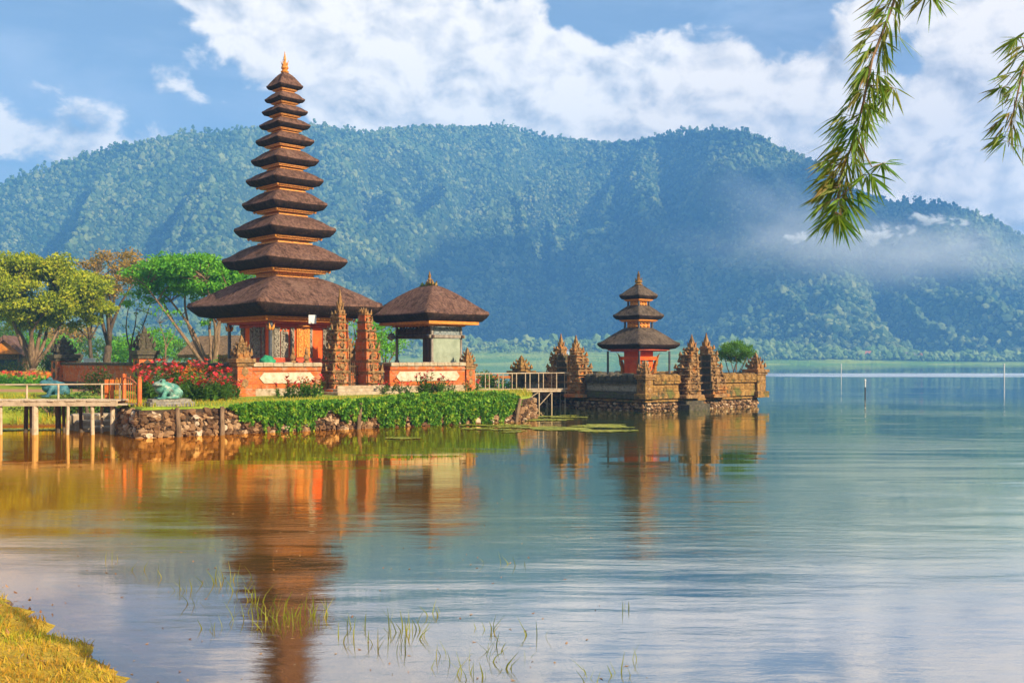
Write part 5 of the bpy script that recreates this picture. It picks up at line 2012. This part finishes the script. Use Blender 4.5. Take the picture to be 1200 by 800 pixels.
# ------------------------------------------------------------------ creeper over the retaining wall, turf edges
gn = np.random.default_rng(41)
Cs, Ss = [], []
for px in np.arange(268, 606, .32):
    p, n_ = on_face(px)
    cov = .35 * vnoise(np.array([px / 24.0]), np.array([3.3]))[0] + .95 * vnoise(np.array([px / 4.0]), np.array([8.3]))[0] - .12
    amt = np.interp(px, [268, 300, 318, 345, 372, 392, 440, 450, 580, 606], [.3, .8, 1.15, 1.0, .6, .75, .7, 1.15, 1.1, .4])
    hang = min(1.02, max(.12, (.22 + 1.15 * cov) * amt))
    for q in range(int(5 + 20 * amt)):
        f = gn.uniform(0, 1) ** .8
        z = ISLE_Z + .02 + .10 * cov - f * hang * 1.05
        bulge = .13 + .05 * math.sin(min(1, f * 1.3) * 3.0) + gn.uniform(-.06, .13)
        Cs.append((p.x + n_.x * bulge + gn.uniform(-.05, .05), p.y + n_.y * bulge + gn.uniform(-.05, .05), z))
        Ss.append(gn.uniform(.07, .17))
for px in np.arange(300, 606, .4):
    p, n_ = on_face(px)
    lift_ = np.interp(px, [300, 440, 470, 590, 606], [.10, .14, .30, .32, .12])
    wd_ = np.interp(px, [300, 440, 470, 606], [.4, .6, 1.0, .8])
    cov = .5 * vnoise(np.array([px / 13.0]), np.array([4.3]))[0] + .5 * vnoise(np.array([px / 4.0]), np.array([1.3]))[0]
    for q in range(int(14 * wd_ + 2)):
        u = gn.uniform(-.12, 1)
        z = ISLE_Z + .02 + gn.uniform(0, 1) * lift_ * (.35 + 1.1 * cov) * (1 - .6 * max(u, 0))
        Cs.append((p.x - n_.x * u * wd_, p.y - n_.y * u * wd_, z))
        Ss.append(gn.uniform(.07, .16))
V, F = leaf_arr(np.array(Cs), np.array(Ss), 6, .55, (.1, -.3, -.8))
o = np_mesh('hanging_creeper', V, F, M['leaf_ivy'])
tag(o, 'bright green creeper hanging over the stone retaining wall below the gate and pavilion', 'creeper', kind='stuff')


def blades(pts, hts, seed, width=.012, lean=.5):
    """grass blades: three sided slips, one per point"""
    g = np.random.default_rng(seed)
    n = len(pts)
    a = g.uniform(0, 6.28, n)
    d = np.stack([np.cos(a), np.sin(a), 0 * a], -1)
    w = np.stack([-np.sin(a), np.cos(a), 0 * a], -1)
    b = g.uniform(0, 6.28, n)
    w = np.stack([np.cos(b), np.sin(b), 0 * b], -1)
    h = np.asarray(hts)[:, None]
    wd = np.asarray(width * g.uniform(.6, 1.3, n))[:, None]
    ln = g.uniform(.1, 1, n)[:, None] * lean
    up = np.array([[0, 0, 1.0]])
    mid = pts + up * h * .55 + d * h * ln * .35
    tip = pts + up * h + d * h * ln
    V = np.stack([pts - w * wd, pts + w * wd, mid + w * wd * .7, mid - w * wd * .7, tip + w * wd * .12, tip - w * wd * .12], 1).reshape(-1, 3)
    i = np.arange(n)[:, None] * 6
    F = np.concatenate([i + np.array([[0, 1, 2, 3]]), i + np.array([[3, 2, 4, 5]])])
    return V, F


# turf along the island's rim and round the temple
n = 16000
gx = gn.uniform(-16, 1, n)
gy = gn.uniform(32, 52, n)
dI = sdf_poly(gx, gy, ISLE)
rel = np.array([(x - P0.x) * UX + (y - P0.y) * UY for x, y in zip(gx, gy)])
dep = np.array([-(x - P0.x) * UY + (y - P0.y) * UX for x, y in zip(gx, gy)])
keep = (dI > .02) & ((dep < -.5) | (rel < -.5)) & (dI < 4.5)
gx, gy, dI = gx[keep], gy[keep], dI[keep]
V, F = blades(np.stack([gx, gy, np.full(len(gx), ISLE_Z)], -1), gn.uniform(.05, .16, len(gx)) * np.where(dI < .5, 1.5, 1), 8, .016, .7)
o = np_mesh('island_grass', V, F, M['grass'])
tag(o, 'short grass on the ledge of the island in front of the temple wall', 'grass', kind='stuff')
# lawn edge by the water
n = 26000
gx = gn.uniform(-30, -13, n)
gy = 36 + gn.uniform(0, 1, n) ** 1.8 * 12
gz = land_z(gx, gy)
keep = (gz > .02) & (fbm(gx * .8, gy * 1.2, 3) > gn.uniform(.38, .62, n)) & (sdf_poly(gx, gy, ISLE) < 0)
gx, gy, gz = gx[keep], gy[keep], gz[keep]
V, F = blades(np.stack([gx, gy, gz - .02], -1), gn.uniform(.05, .20, len(gx)) * (1 + .8 * (gz < .4)), 9, .018, .7)
o = np_mesh('lawn_grass', V, F, M['grass'])
tag(o, 'rough grass at the water edge of the lawn under the footbridge', 'grass', kind='stuff')
# near bank
n = 60000
gx = gn.uniform(-9.5, -2.3, n)
gy = gn.uniform(6.2, 14, n)
dd = sdf_poly(gx, gy, BANK) + (fbm(gx * 1.6, gy * 1.6, 4) - .5) * .55
cl = fbm(gx * 1.2, gy * 1.2, 3)
keep = (dd > .0) & (gn.uniform(0, 1, n) < .15 + 3.2 * (cl - .36))
gx, gy, dd = gx[keep], gy[keep], dd[keep]
gz = .03 + .55 * (1 - np.exp(-dd * .55)) + (fbm(gx * 3.1, gy * 3.1, 3) - .5) * .09
V, F = blades(np.stack([gx, gy, gz - .01], -1), gn.uniform(.02, .075, len(gx)), 10, .006, 1.1)
o = np_mesh('bank_grass', V, F, M['bank_blades'])
tag(o, 'short yellow green grass on the near bank in the corner of the view', 'grass', kind='stuff')

# grass clumps standing in the shallows
wl = [(262, 684), (290, 700), (303, 728), (330, 726), (352, 722), (312, 712), (345, 735), (406, 750), (440, 752), (462, 742), (480, 738), (511, 720), (575, 660), (602, 662), (546, 778), (596, 782), (626, 745),
      (733, 712), (741, 772), (134, 655), (156, 668), (180, 674), (575, 738), (611, 770), (420, 735), (236, 706), (284, 692), (730, 790), (212, 690), (470, 765), (585, 760), (690, 796), (560, 792), (250, 738)]
tint = ['upright', 'leaning', 'sparse', 'tufted']
for i, (px, py) in enumerate(wl):
    Y = FP * EYE / (py - HOR)
    g = np.random.default_rng(100 + i)
    big = px in (303, 330, 352, 440, 462, 262, 546, 312)
    nb = int(g.integers(13, 22)) if big else int(g.integers(3, 8))
    ht = g.uniform(.05, .17, nb) * (1.2 if big else .95)
    sp = .16 if big else .06
    pts = np.stack([g.normal(0, sp, nb), g.normal(0, sp, nb), np.full(nb, -.08)], -1)
    V, F = blades(pts, ht + .08, 200 + i, .0068, .8)
    o = np_mesh('water_grass', V, F, M['grass_water'])
    o.location = ((px - 600) / FP * Y, Y, 0)
    tag(o, 'clump of thin green grass blades standing in the shallow water near the bank', 'grass clump', 'grass clumps in the shallows')

# litter on the bank and on the water close by
n = 700
gx = gn.uniform(-8.5, -2.3, n)
gy = gn.uniform(6.4, 13, n)
dd = sdf_poly(gx, gy, BANK)
keep = dd > -.15
gx, gy, dd = gx[keep], gy[keep], np.maximum(dd[keep], 0)
V, F = leaf_arr(np.stack([gx, gy, .05 + .55 * (1 - np.exp(-dd * .55))], -1), gn.uniform(.03, .09, len(gx)), 77, .4, None, 6)
M['litter'] = make_leaf('dry fallen leaves', [(.12, .05, .02), (.28, .12, .04), (.42, .22, .08), (.30, .20, .10)], trans=.1, noise_amt=.2)
o = np_mesh('fallen_leaves', V, F, M['litter'])
tag(o, 'dry brown leaves scattered over the near grass bank', 'fallen leaves', kind='stuff')
n = 160
py = gn.uniform(560, 800, n)
px = gn.uniform(40, 760, n)
Y = FP * EYE / (py - HOR)
V, F = leaf_arr(np.stack([(px - 600) / FP * Y, Y, np.full(n, .004)], -1), gn.uniform(.02, .06, n), 78, .45, None, 30)
V[:, 2] = np.clip(V[:, 2], .002, .012)
o = np_mesh('floating_leaves', V, F, M['litter'])
tag(o, 'small dry leaves drifting on the shallow water near the bank', 'floating leaves', kind='stuff')

# floating weed


def weed(label, px0, px1, Yc, dY, n, seed, thr=.47):
    g = np.random.default_rng(seed)
    pts = []
    mb = MB()
    x0, x1 = (px0 - 600) / FP * Yc, (px1 - 600) / FP * Yc
    while len(pts) < n:
        u, v = g.uniform(-1, 1), g.uniform(-1, 1)
        x, y = (x0 + x1) / 2 + u * (x1 - x0) / 2, Yc + v * dY
        f = fbm(np.array([x * .55]), np.array([y * .9 + seed]), 3)[0]
        if f < thr + .22 * (u * u + v * v):
            continue
        pts.append((x, y))
    for i, (x, y) in enumerate(pts):
        r_ = g.uniform(.05, .13)
        k = 7
        a0 = g.uniform(0, 6.28)
        z = .006 + .004 * g.uniform()
        vs = [(x + math.cos(a0 + j * 6.283 / k) * r_ * g.uniform(.7, 1.2), y + math.sin(a0 + j * 6.283 / k) * r_ * g.uniform(.7, 1.2), z + g.uniform(0, .02)) for j in range(k)]
        mb.add(vs, [tuple(range(k))])
    o = mb.build('floating_weed', M['lily'])
    return tag(o, label, 'water weed', kind='stuff')


weed('broad yellow green mat of weed floating off the end of the stone wall', 535, 745, 36.6, 2.6, 2600, 3, .40)
weed('narrow strip of weed floating below the creeper covered wall', 438, 512, 32.3, .55, 420, 4, .40)
weed('weed floating in the shade under the far footbridge', 600, 690, 43.5, 2.2, 800, 5, .42)
weed('thin weed along the edge of the lawn by the footbridge', -20, 150, 36.0, .8, 700, 6, .42)

# ------------------------------------------------------------------ frogs


def frog(name, label, loc, rz, s, mat, seed):
    parts = MB()
    B = lambda c, r_, j=0.0: parts.blob(c, r_, 3, j, seed)
    B((.12, 0, .36), (.44, .36, .32))
    B((-.06, 0, .46), (.36, .35, .28))
    B((-.28, 0, .60), (.33, .37, .17))
    B((-.24, 0, .42), (.28, .32, .24))
    B((.42, 0, .24), (.20, .26, .22))
    for q in (-1, 1):
        B((-.20, q * .21, .76), (.11, .10, .10))
        B((.30, q * .34, .25), (.30, .16, .24))
        B((.10, q * .46, .07), (.30, .10, .07))
        B((-.26, q * .50, .04), (.13, .09, .045))
        parts.tube([(-.10, q * .27, .42), (-.16, q * .38, .24), (-.26, q * .42, .03)], [.13, .10, .08], 10)
        B((-.36, q * .45, .04), (.15, .10, .045))
    o = parts.build('tmp', mat)
    md = o.modifiers.new('r', 'REMESH')
    md.mode = 'VOXEL'
    md.voxel_size = .024
    sm = o.modifiers.new('s', 'SMOOTH')
    sm.iterations = 6
    dg = bpy.context.evaluated_depsgraph_get()
    me = bpy.data.meshes.new_from_object(o.evaluated_get(dg))
    bpy.data.objects.remove(o)
    for p in me.polygons:
        p.use_smooth = True
    t = thing(name, label, 'statue', loc, rz)
    t.scale = (s, s, s)
    b = bpy.data.objects.new('body', me)
    COL.objects.link(b)
    b.parent = t
    for q in (-1, 1):
        e = MB()
        e.blob((-.265, q * .235, .78), (.055, .05, .055), 2, 0)
        e.build('eye', M['black_paint'], t, smooth=True)
    m_ = MB()
    pts = []
    for k in range(15):
        a = math.pi * (.5 + k / 14)
        pts.append((-.27 + .345 * math.cos(a), .372 * math.sin(a), .545 + .03 * math.sin(a) ** 2))
    m_.tube(pts, .018, 6)
    m_.build('mouth', M['black_paint'], t, smooth=True)
    return t


p = at(196, 33.9)
frog('frog_statue', 'verdigris green frog statue sitting on a brick pedestal at the island corner', (p.x, p.y, ISLE_Z + .24), R(28), .80, M['verdigris'], 2)
pd = thing('pedestal', 'low brick pedestal carrying the verdigris frog statue', 'pedestal', (p.x + .06, p.y, ISLE_Z), R(30))
a = MB()
a.bevbox((0, 0, -.02), (1.45, 1.15, .18), 0, .015)
a.build('brick_base', make_brick('grey brick pedestal', (.20, .17, .15), (.30, .27, .24), (.12, .11, .1), (.36, .34, .3)), pd)
a = MB()
a.bevbox((0, 0, .16), (1.28, .98, .085), 0, .015)
a.build('top_slab', M['stone'], pd)
p = at(64, 45.5)
frog('frog_statue', 'dark blue green frog statue with raised head sitting on the lawn behind the footbridge rail', (p.x, p.y, .86), R(20), 1.05, M['blue_paint'], 5)
a = MB()
a.lathe((0, 0, -.2), [(.85, 0), (.82, .28), (.7, .34)], 9)
for i in range(16):
    an = i * .393
    a.blob((math.cos(an) * .80, math.sin(an) * .72, .08), (.16, .15, .13), 2, .2, i)
o = a.build('pedestal', M['dark_stone'], loc=(p.x, p.y, .56))
tag(o, 'ring of dark stones under the dark blue green frog statue', 'pedestal')

# ------------------------------------------------------------------ near footbridge
fbg = thing('footbridge', 'bleached plank footbridge on poles in front of the lawn', 'footbridge', (-13.4, 34.3, 0))
DK = 1.14
a = MB()
g = random.Random(9)
x = 0.0
while x > -13:
    w = g.uniform(.16, .22)
    a.bevbox((x - w / 2, .0, DK + g.uniform(-.008, .008)), (w - .012, 1.15 + g.uniform(-.05, .05), .045), 0, .008)
    x -= w
a.build('deck', M['pale_wood'], fbg)
for yy in (-.5, .5):
    a = MB()
    a.bevbox((-6.5, yy, DK - .165), (13, .10, .16), 0, .012)
    a.build('beam', M['pale_wood'], fbg)
for px, yy, r_, m_ in ((1, -.45, .045, 'pale_wood'), (41, -.45, .10, 'pale_wood'), (80, -.5, .05, 'pale_wood'), (108, -.45, .06, 'pale_wood'), (132, -.3, .075, 'pale_wood'), (119, .4, .05, 'pale_wood'),
                       (31, .5, .07, 'bark_dark'), (36, .45, .06, 'bark_dark'), (68, .5, .09, 'bark_dark'), (74, .4, .05, 'bark_dark'), (94, .5, .06, 'bark_dark'), (-30, -.45, .07, 'pale_wood'), (-60, -.45, .07, 'pale_wood')):
    Y = 34.3 + yy
    x = (px - 600) / FP * Y + 13.4
    a = MB()
    a.tube([(x + g.uniform(-.05, .05), yy, -.8), (x, yy, DK - .01)], [r_ * 1.08, r_], 9)
    a.build('pole', M[m_], fbg)
for px in (-50, -10, 31, 68, 119, 140):
    Y = 34.8
    x = (px - 600) / FP * Y + 13.4
    a = MB()
    a.tube([(x, .52, DK - .1), (x, .52, DK + .55)], .032, 8)
    a.build('rail_post', M['pale_wood'], fbg)
a = MB()
a.tube([(-13, .52, DK + .50), (-6, .52, DK + .525), (.1, .52, DK + .56)], .026, 8)
a.build('handrail', M['pale_wood'], fbg)
bg_ = thing('bridge_gate', 'orange red metal gate with a sweeping top rail at the island end of the footbridge', 'gate', (-13.45, 34.85, 0))
pa = at(145, 34.85) - Vector((-13.45, 34.85, 0))
pb = at(163.5, 33.6) - Vector((-13.45, 34.85, 0))
for q, z0, z1, r_ in ((pa, 1.0, 1.98, .055), (pb, .45, 1.90, .06)):
    a = MB()
    a.bevbox((q.x, q.y, z0), (r_ * 2, r_ * 2, z1 - z0), .6, .01)
    a.blob((q.x, q.y, z1 + .03), (r_, r_, .06), 2, 0)
    a.build('post', M['orange_metal'], bg_)
a = MB()
pts = []
for k in range(9):
    s = k / 8
    q = pa.lerp(pb, s)
    pts.append((q.x, q.y, 1.92 - .32 * (s ** 1.5) + .06 * math.sin(s * 3.14)))
a.tube(pts, .022, 7)
pl_ = pa.lerp(pb, .5)
a.tube([(pa.x, pa.y, 1.08), (pb.x, pb.y, 1.02)], .025, 7)
for k in range(1, 7):
    s = k / 7
    q = pa.lerp(pb, s)
    a.tube([(q.x, q.y, 1.05), (q.x, q.y, 1.90 - .30 * s ** 1.5 + (.18 if k in (1, 3) else 0))], .011, 6)
a.build('leaf_grille', M['orange_metal'], bg_)
rb_ = thing('bridge_balustrade', 'short orange balustrade of thin bars on the garden side of the footbridge gate', 'balustrade', (-13.45, 35.3, 0))
xa, xb = at(125, 35.3).x + 13.45, at(143, 35.3).x + 13.45
for i in range(2):
    a = MB()
    x = (xa, xa + .18)[i]
    a.bevbox((x, 0, .9), (.12, .12, .95), 0, .01)
    a.build('post', M['orange_metal'], rb_)
a = MB()
for k in range(5):
    x = xa + .3 + (xb - xa - .3) * k / 4
    a.tube([(x, 0, 1.0), (x, 0, 1.85 + .06 * (k % 2))], .013, 6)
for z in (1.1, 1.7):
    a.tube([(xa, 0, z), (xb + .1, 0, z)], .014, 6)
a.build('bars', M['gold_plain'], rb_)
a = MB()
for i in range(3):
    a.bevbox((.75, -.35 + .3 * i, 0), (1.5, .26, .05), 0, .01)
o = a.build('landing_plank', M['pale_wood'], loc=(-13.5, 34.3, 1.0))
tag(o, 'short landing planks joining the footbridge gate to the island corner', 'planks')
ls = thing('landing_steps', 'rough brown stone steps going down to the water under the footbridge end', 'steps', (-14.6, 35.9, 0))
for k in range(3):
    a = MB()
    a.bevbox((-.35 * k, .35 * k, -.2), (1.7, .9, .38 + .2 * k), .25, .06)
    a.build('step', M['steps'], ls)
dr = MB()
dr.tube([(0, 0, -.2), (.12, .05, .3), (.05, 0, .75)], [.13, .10, .05], 8)
dr.tube([(.1, .03, .25), (.5, .1, .42), (.62, .1, .62)], [.06, .045, .02], 7)
dr.tube([(.05, .03, .2), (-.3, .1, .06)], [.07, .03], 7)
o = dr.build('driftwood_stump', M['bark_dark'], loc=at(99, 36.9, .1))
tag(o, 'dark broken driftwood stump at the water edge under the footbridge', 'stump')

# ------------------------------------------------------------------ far footbridge to the islet
q0, q1 = Vector((-2.1, 51.9)), Vector((3.05, 53.35))
fb2 = thing('footbridge', 'thin railed footbridge on braced poles between the temple island and the islet', 'footbridge', (q0.x, q0.y, 0), math.atan2(q1.y - q0.y, q1.x - q0.x))
LB = (q1 - q0).length
a = MB()
n = int(LB / .2)
for i in range(n):
    a.bevbox(((i + .5) * LB / n, 0, 1.0), (LB / n - .012, 1.0, .045), 0, .006)
a.build('deck', M['pale_wood'], fb2)
for s in (-.42, .42):
    a = MB()
    a.box((LB / 2, s, .88), (LB, .08, .118))
    a.build('beam', M['pale_wood'], fb2)
    a = MB()
    a.tube([(0, s, 1.84), (LB, s, 1.88)], .024, 7)
    a.build('handrail', M['pale_wood'], fb2)
for i in range(8):
    x = .1 + (LB - .2) * i / 7
    for s in (-.42, .42):
        a = MB()
        a.tube([(x, s, 1.0), (x, s, 1.85)], .024, 7)
        a.build('rail_post', M['pale_wood'], fb2)
for x in (1.3, 2.35, 3.55, 4.25, 5.0):
    for s in (-.4, .4):
        a = MB()
        a.tube([(x, s, -1.0), (x, s, .9)], .034, 8)
        a.build('pole', M['pale_wood'], fb2)
for x0, x1 in ((1.3, 2.35), (2.35, 3.55), (3.55, 4.25)):
    for s, fl_ in ((-.4, 1), (.4, -1)):
        a = MB()
        a.tube([(x0 if fl_ > 0 else x1, s, .15), (x1 if fl_ > 0 else x0, s, .88)], .024, 7)
        a.build('brace', M['pale_wood'], fb2)
bw = thing('balustrade_wall', 'low brown and white balustrade wall behind the far footbridge rail', 'wall', (at(540, 58.5).x, 58.5, .55), R(3))
a = MB()
a.bevbox((1.55, 0, 0), (3.3, .4, .35), 0, .03)
a.build('plinth', M['stone_warm'], bw)
for i in range(7):
    a = MB()
    a.lathe((.15 + i * .47, 0, .35), [(.12, 0), (.14, .05), (.08, .15), (.15, .35), (.08, .5), (.13, .58)], 8)
    a.build('baluster', M['panel'], bw)
a = MB()
a.bevbox((1.55, 0, .93), (3.3, .4, .16), 0, .03)
a.build('coping', M['brick_worn'], bw)

# ------------------------------------------------------------------ garden buildings and small things on the lawn


def hut(label, px, Y, w, d, eave, top, z, rz, roofm):
    p = at(px, Y, z)
    t = thing('thatched_hut', label, 'hut', p, rz)
    a = MB()
    a.box((0, d * .12, 0), (w * .8, d * .56, eave + .1))
    a.build('wall', M['stone_warm'], t)
    a = MB()
    a.box((0, -d * .165, .3), (w * .5, .05, eave * .62))
    a.build('opening', M['black_paint'], t)  # black slab on the wall, painted shade in place of a doorway
    for s in (-1, 1):
        a = MB()
        a.bevbox((s * w * .42, -d * .42, 0), (.22, .22, eave + .2), 0, .02)
        a.build('post', M['dark_wood'], t)
    r_ = MB()
    # gabled thatch with its gable to the lake
    hw, hd = w * .62, d * .62
    n = 8
    vs, fs = [], []
    for k in range(n + 1):
        y = -hd + 2 * hd * k / n
        j = .04 * math.sin(k * 2.3)
        vs += [(-hw, y, eave + j), (-hw * .5, y, eave + (top - eave) * .56), (0, y, top + j), (hw * .5, y, eave + (top - eave) * .56), (hw, y, eave - j),
               (hw * .93, y, eave - .28), (0, y, top - .5), (-hw * .93, y, eave - .28)]
    for k in range(n):
        for m_ in range(8):
            a0, b0 = k * 8 + m_, k * 8 + (m_ + 1) % 8
            fs.append((a0, b0, b0 + 8, a0 + 8))
    fs += [tuple(range(7, -1, -1)), tuple(n * 8 + i for i in range(8))]
    r_.add(vs, fs)
    o = r_.build('thatched_roof', roofm, t)
    a = MB()
    a.add([(-hw * .8, -hd * .8, eave), (hw * .8, -hd * .8, eave), (0, -hd * .8, top - .5), (-hw * .8, -hd * .74, eave), (hw * .8, -hd * .74, eave), (0, -hd * .74, top - .5)],
          [(0, 1, 2), (5, 4, 3), (0, 3, 4, 1), (1, 4, 5, 2), (2, 5, 3, 0)])
    a.build('gable', M['gold_plain'], t)
    return t


hut('little gabled hut with brown thatch standing under the broad olive tree', 12, 108, 3.6, 3.4, 2.4, 4.4, LZ, R(8), M['thatch'])
hut('low hut with pale brown thatch behind the fanning branches of the bright green tree', 268, 88, 5.0, 5.0, 2.2, 3.9, LZ, R(70), make_thatch('pale thatch', (.10, .06, .03), (.34, .22, .12), (.30, .20, .12)))
p = at(105, 86)
bx = thing('white_cabinet', 'white painted cabinet on short legs behind the flower bed under the trees', 'cabinet', (p.x, p.y, LZ), R(10))
a = MB()
a.bevbox((0, 0, .5), (.85, .6, 1.3), 0, .03)
a.build('body', M['white_paint'], bx)
a = MB()
a.bevbox((0, 0, 1.8), (1.0, .75, .08), 0, .02)
a.build('lid', M['white_paint'], bx)
for s in (-1, 1):
    for q in (-1, 1):
        a = MB()
        a.box((s * .36, q * .22, 0), (.08, .08, .5))
        a.build('leg', M['dark_wood'], bx)
p = at(87, 96)
ur = MB()
ur.lathe((0, 0, 0), [(.5, 0), (.5, .2), (.22, .35), (.2, 1.1), (.42, 1.3), (.78, 1.9), (.82, 2.3), (.6, 2.35)], 14)
o = ur.build('stone_urn', M['dark_stone'], loc=(p.x, p.y, LZ))
tag(o, 'dark stone urn on a stem at the back of the flower bed', 'urn')

# ------------------------------------------------------------------ poles and houses over the lake
for px, Y, h, r_, lab, wht in ((1014, 69.5, 1.15, .045, 'nearest dark and white gauge post standing in the open lake', .4), (1177, 118, 2.1, .06, 'tall white post standing in the lake towards the frame edge', 1.0), (986, 150, 2.0, .05, 'thin faint post in the lake beyond the nearest gauge post', 1.0)):
    p = at(px, Y)
    t = thing('lake_post', lab, 'post', (p.x, p.y, 0), 0, 'posts standing in the lake')
    a = MB()
    a.tube([(0, 0, -1), (0, 0, h * (1 - wht * .999))], r_, 8)
    a.build('lower_post', M['black_paint'], t)
    a = MB()
    a.tube([(0, 0, h * (1 - wht)), (0, 0, h)], r_ * 1.05, 8)
    a.blob((0, 0, h), (r_ * 1.6, r_ * 1.6, .1), 2, 0)
    a.build('upper_post', M['white_paint'], t)
for i, (px, Y, w, lab) in enumerate(((1018, 738, 7, 'pale gabled house among the shore trees beyond the nearest gauge post'), (1065, 742, 9, 'wider pale house among the shore trees, middle of the far shore row'), (1082, 735, 6, 'smallest pale house at the water edge of the far shore'),
                                     (660, 735, 7, 'lone house on the far green shore behind the islet gate'))):
    p = at(px, Y)
    z = float(mountain_z(np.array([p.x / Y]), np.array([float(Y)]))[0])
    t = thing('shore_house', lab, 'house', (p.x, p.y, z - .3), R(12 * i))
    a = MB()
    a.box((0, 0, 0), (w, w * .7, 3.4))
    a.build('wall', M['white_paint'], t)
    a = MB()
    a.add([(-w * .58, -w * .45, 3.2), (w * .58, -w * .45, 3.2), (w * .58, w * .45, 3.2), (-w * .58, w * .45, 3.2), (-w * .5, 0, 5.6), (w * .5, 0, 5.6)],
          [(3, 2, 1, 0), (0, 1, 5, 4), (2, 3, 4, 5), (1, 2, 5), (3, 0, 4)])
    a.build('roof', M['grey_wood'] if i % 2 else M['brick_worn'], t)
    a = MB()
    a.box((-w * .2, -w * .352, .1), (1.0, .06, 2.1))
    a.build('door', M['dark_wood'], t)
    for q in (.12, .34):
        a = MB()
        a.box((w * q, -w * .352, 1.1), (.9, .06, 1.1))
        a.build('window', M['black_paint'], t)

# ------------------------------------------------------------------ hanging bamboo sprays close to the camera


def bamboo(label, path, Y, twigs, nleaf, spreadpx, seed, lmin=.10, lmax=.19):
    g = random.Random(seed)
    P = lambda px, py, dy=0: at(px, Y + dy, EYE + (HOR - py) / FP * (Y + dy))
    o0 = P(*path[0])
    t = thing('bamboo_spray', label, 'bamboo', o0)
    pts = [P(px, py, .12 * math.sin(i * 1.3)) - o0 for i, (px, py) in enumerate(path)]
    # smooth the path
    fine = []
    for i in range(len(pts) - 1):
        for k in range(5):
            fine.append(pts[i].lerp(pts[i + 1], k / 5))
    fine.append(pts[-1])
    wood = MB()
    n = len(fine)
    wood.tube(fine, [.009 - .0075 * i / n for i in range(n)], 6)
    axes = [fine]
    for tw in twigs:
        q = [P(px, py, g.uniform(-.2, .2)) - o0 for px, py in tw]
        q[0] = min(fine, key=lambda f: (f - q[0]).length)
        f2 = []
        for i in range(len(q) - 1):
            for k in range(6):
                f2.append(q[i].lerp(q[i + 1], k / 6))
        f2.append(q[-1])
        wood.tube(f2, [.0035 - .0025 * i / len(f2) for i in range(len(f2))], 5)
        axes.append(f2)
    leaf = MB()

    def one(p, d, L):
        d = d.normalized()
        s_ = d.cross(Vector((g.uniform(-1, 1), g.uniform(-1, 1), g.uniform(-.4, 1)))).normalized()
        nn = d.cross(s_)
        w = L * g.uniform(.028, .05)
        sag = Vector((0, 0, -.12 * L))
        a_ = [p, p + d * L * .25 + s_ * w + nn * w * .3, p + d * L * .25 - s_ * w + nn * w * .3, p + d * L * .62 + s_ * w * .75 + sag * .4 + nn * w * .2, p + d * L * .62 - s_ * w * .75 + sag * .4 + nn * w * .2, p + d * L + sag]
        leaf.add(a_, [(0, 1, 2), (1, 3, 4, 2), (3, 5, 4)])

    for ai, ax in enumerate(axes):
        m = nleaf if ai == 0 else 7
        for i in range(m):
            s = i / m if ai == 0 else .75 + .25 * i / m
            k = min(len(ax) - 2, int(s * (len(ax) - 1)))
            p = ax[k].lerp(ax[k + 1], g.random())
            tan = (ax[k + 1] - ax[k]).normalized()
            side = Vector((g.uniform(-1.15, .9), g.uniform(-.8, .8), g.uniform(-.5, .35)))
            sp = spreadpx / FP * Y
            # a short side shoot carries a fan of leaves
            root = p + side * sp * (g.uniform(.1, .7) if ai == 0 else .05)
            if ai == 0:
                wood.tube([p, root], [.0016, .0009], 4)
            base_d = (side * 1.0 + tan * .5 + Vector((-.22, 0, -.42)))
            for q in range(g.randint(3, 5)):
                one(root, base_d + Vector((g.uniform(-.6, .6), g.uniform(-.6, .6), g.uniform(-.55, .4))), g.uniform(lmin, lmax))
    wood.build('stem', M['bark'], t, smooth=True)
    o = leaf.build('leaves', M['leaf_bamboo'], t)
    tag(o, kind='stuff')
    return t


bamboo('long green bamboo spray hanging down in front of the mountain shoulder', [(1120, -260), (1075, -80), (1045, 10), (1022, 70), (1012, 120), (1000, 165), (988, 200), (982, 228), (986, 252)], 4.6,
       [[(1020, 95), (1042, 102), (1050, 104)], [(1000, 185), (1022, 196), (1038, 190)], [(1048, 0), (1080, -8), (1095, -5)], [(995, 195), (1012, 205), (1020, 204)], [(984, 235), (978, 248), (984, 256)]], 230, 34, 4, .085, .16)
bamboo('short brown tinged bamboo spray hanging at the picture edge', [(1300, -220), (1235, -60), (1208, 50), (1196, 95), (1186, 140), (1182, 172)], 5.0, [[(1196, 95), (1180, 100), (1172, 104)], [(1210, 40), (1196, 44), (1190, 45)]], 80, 24, 6, .08, .14)
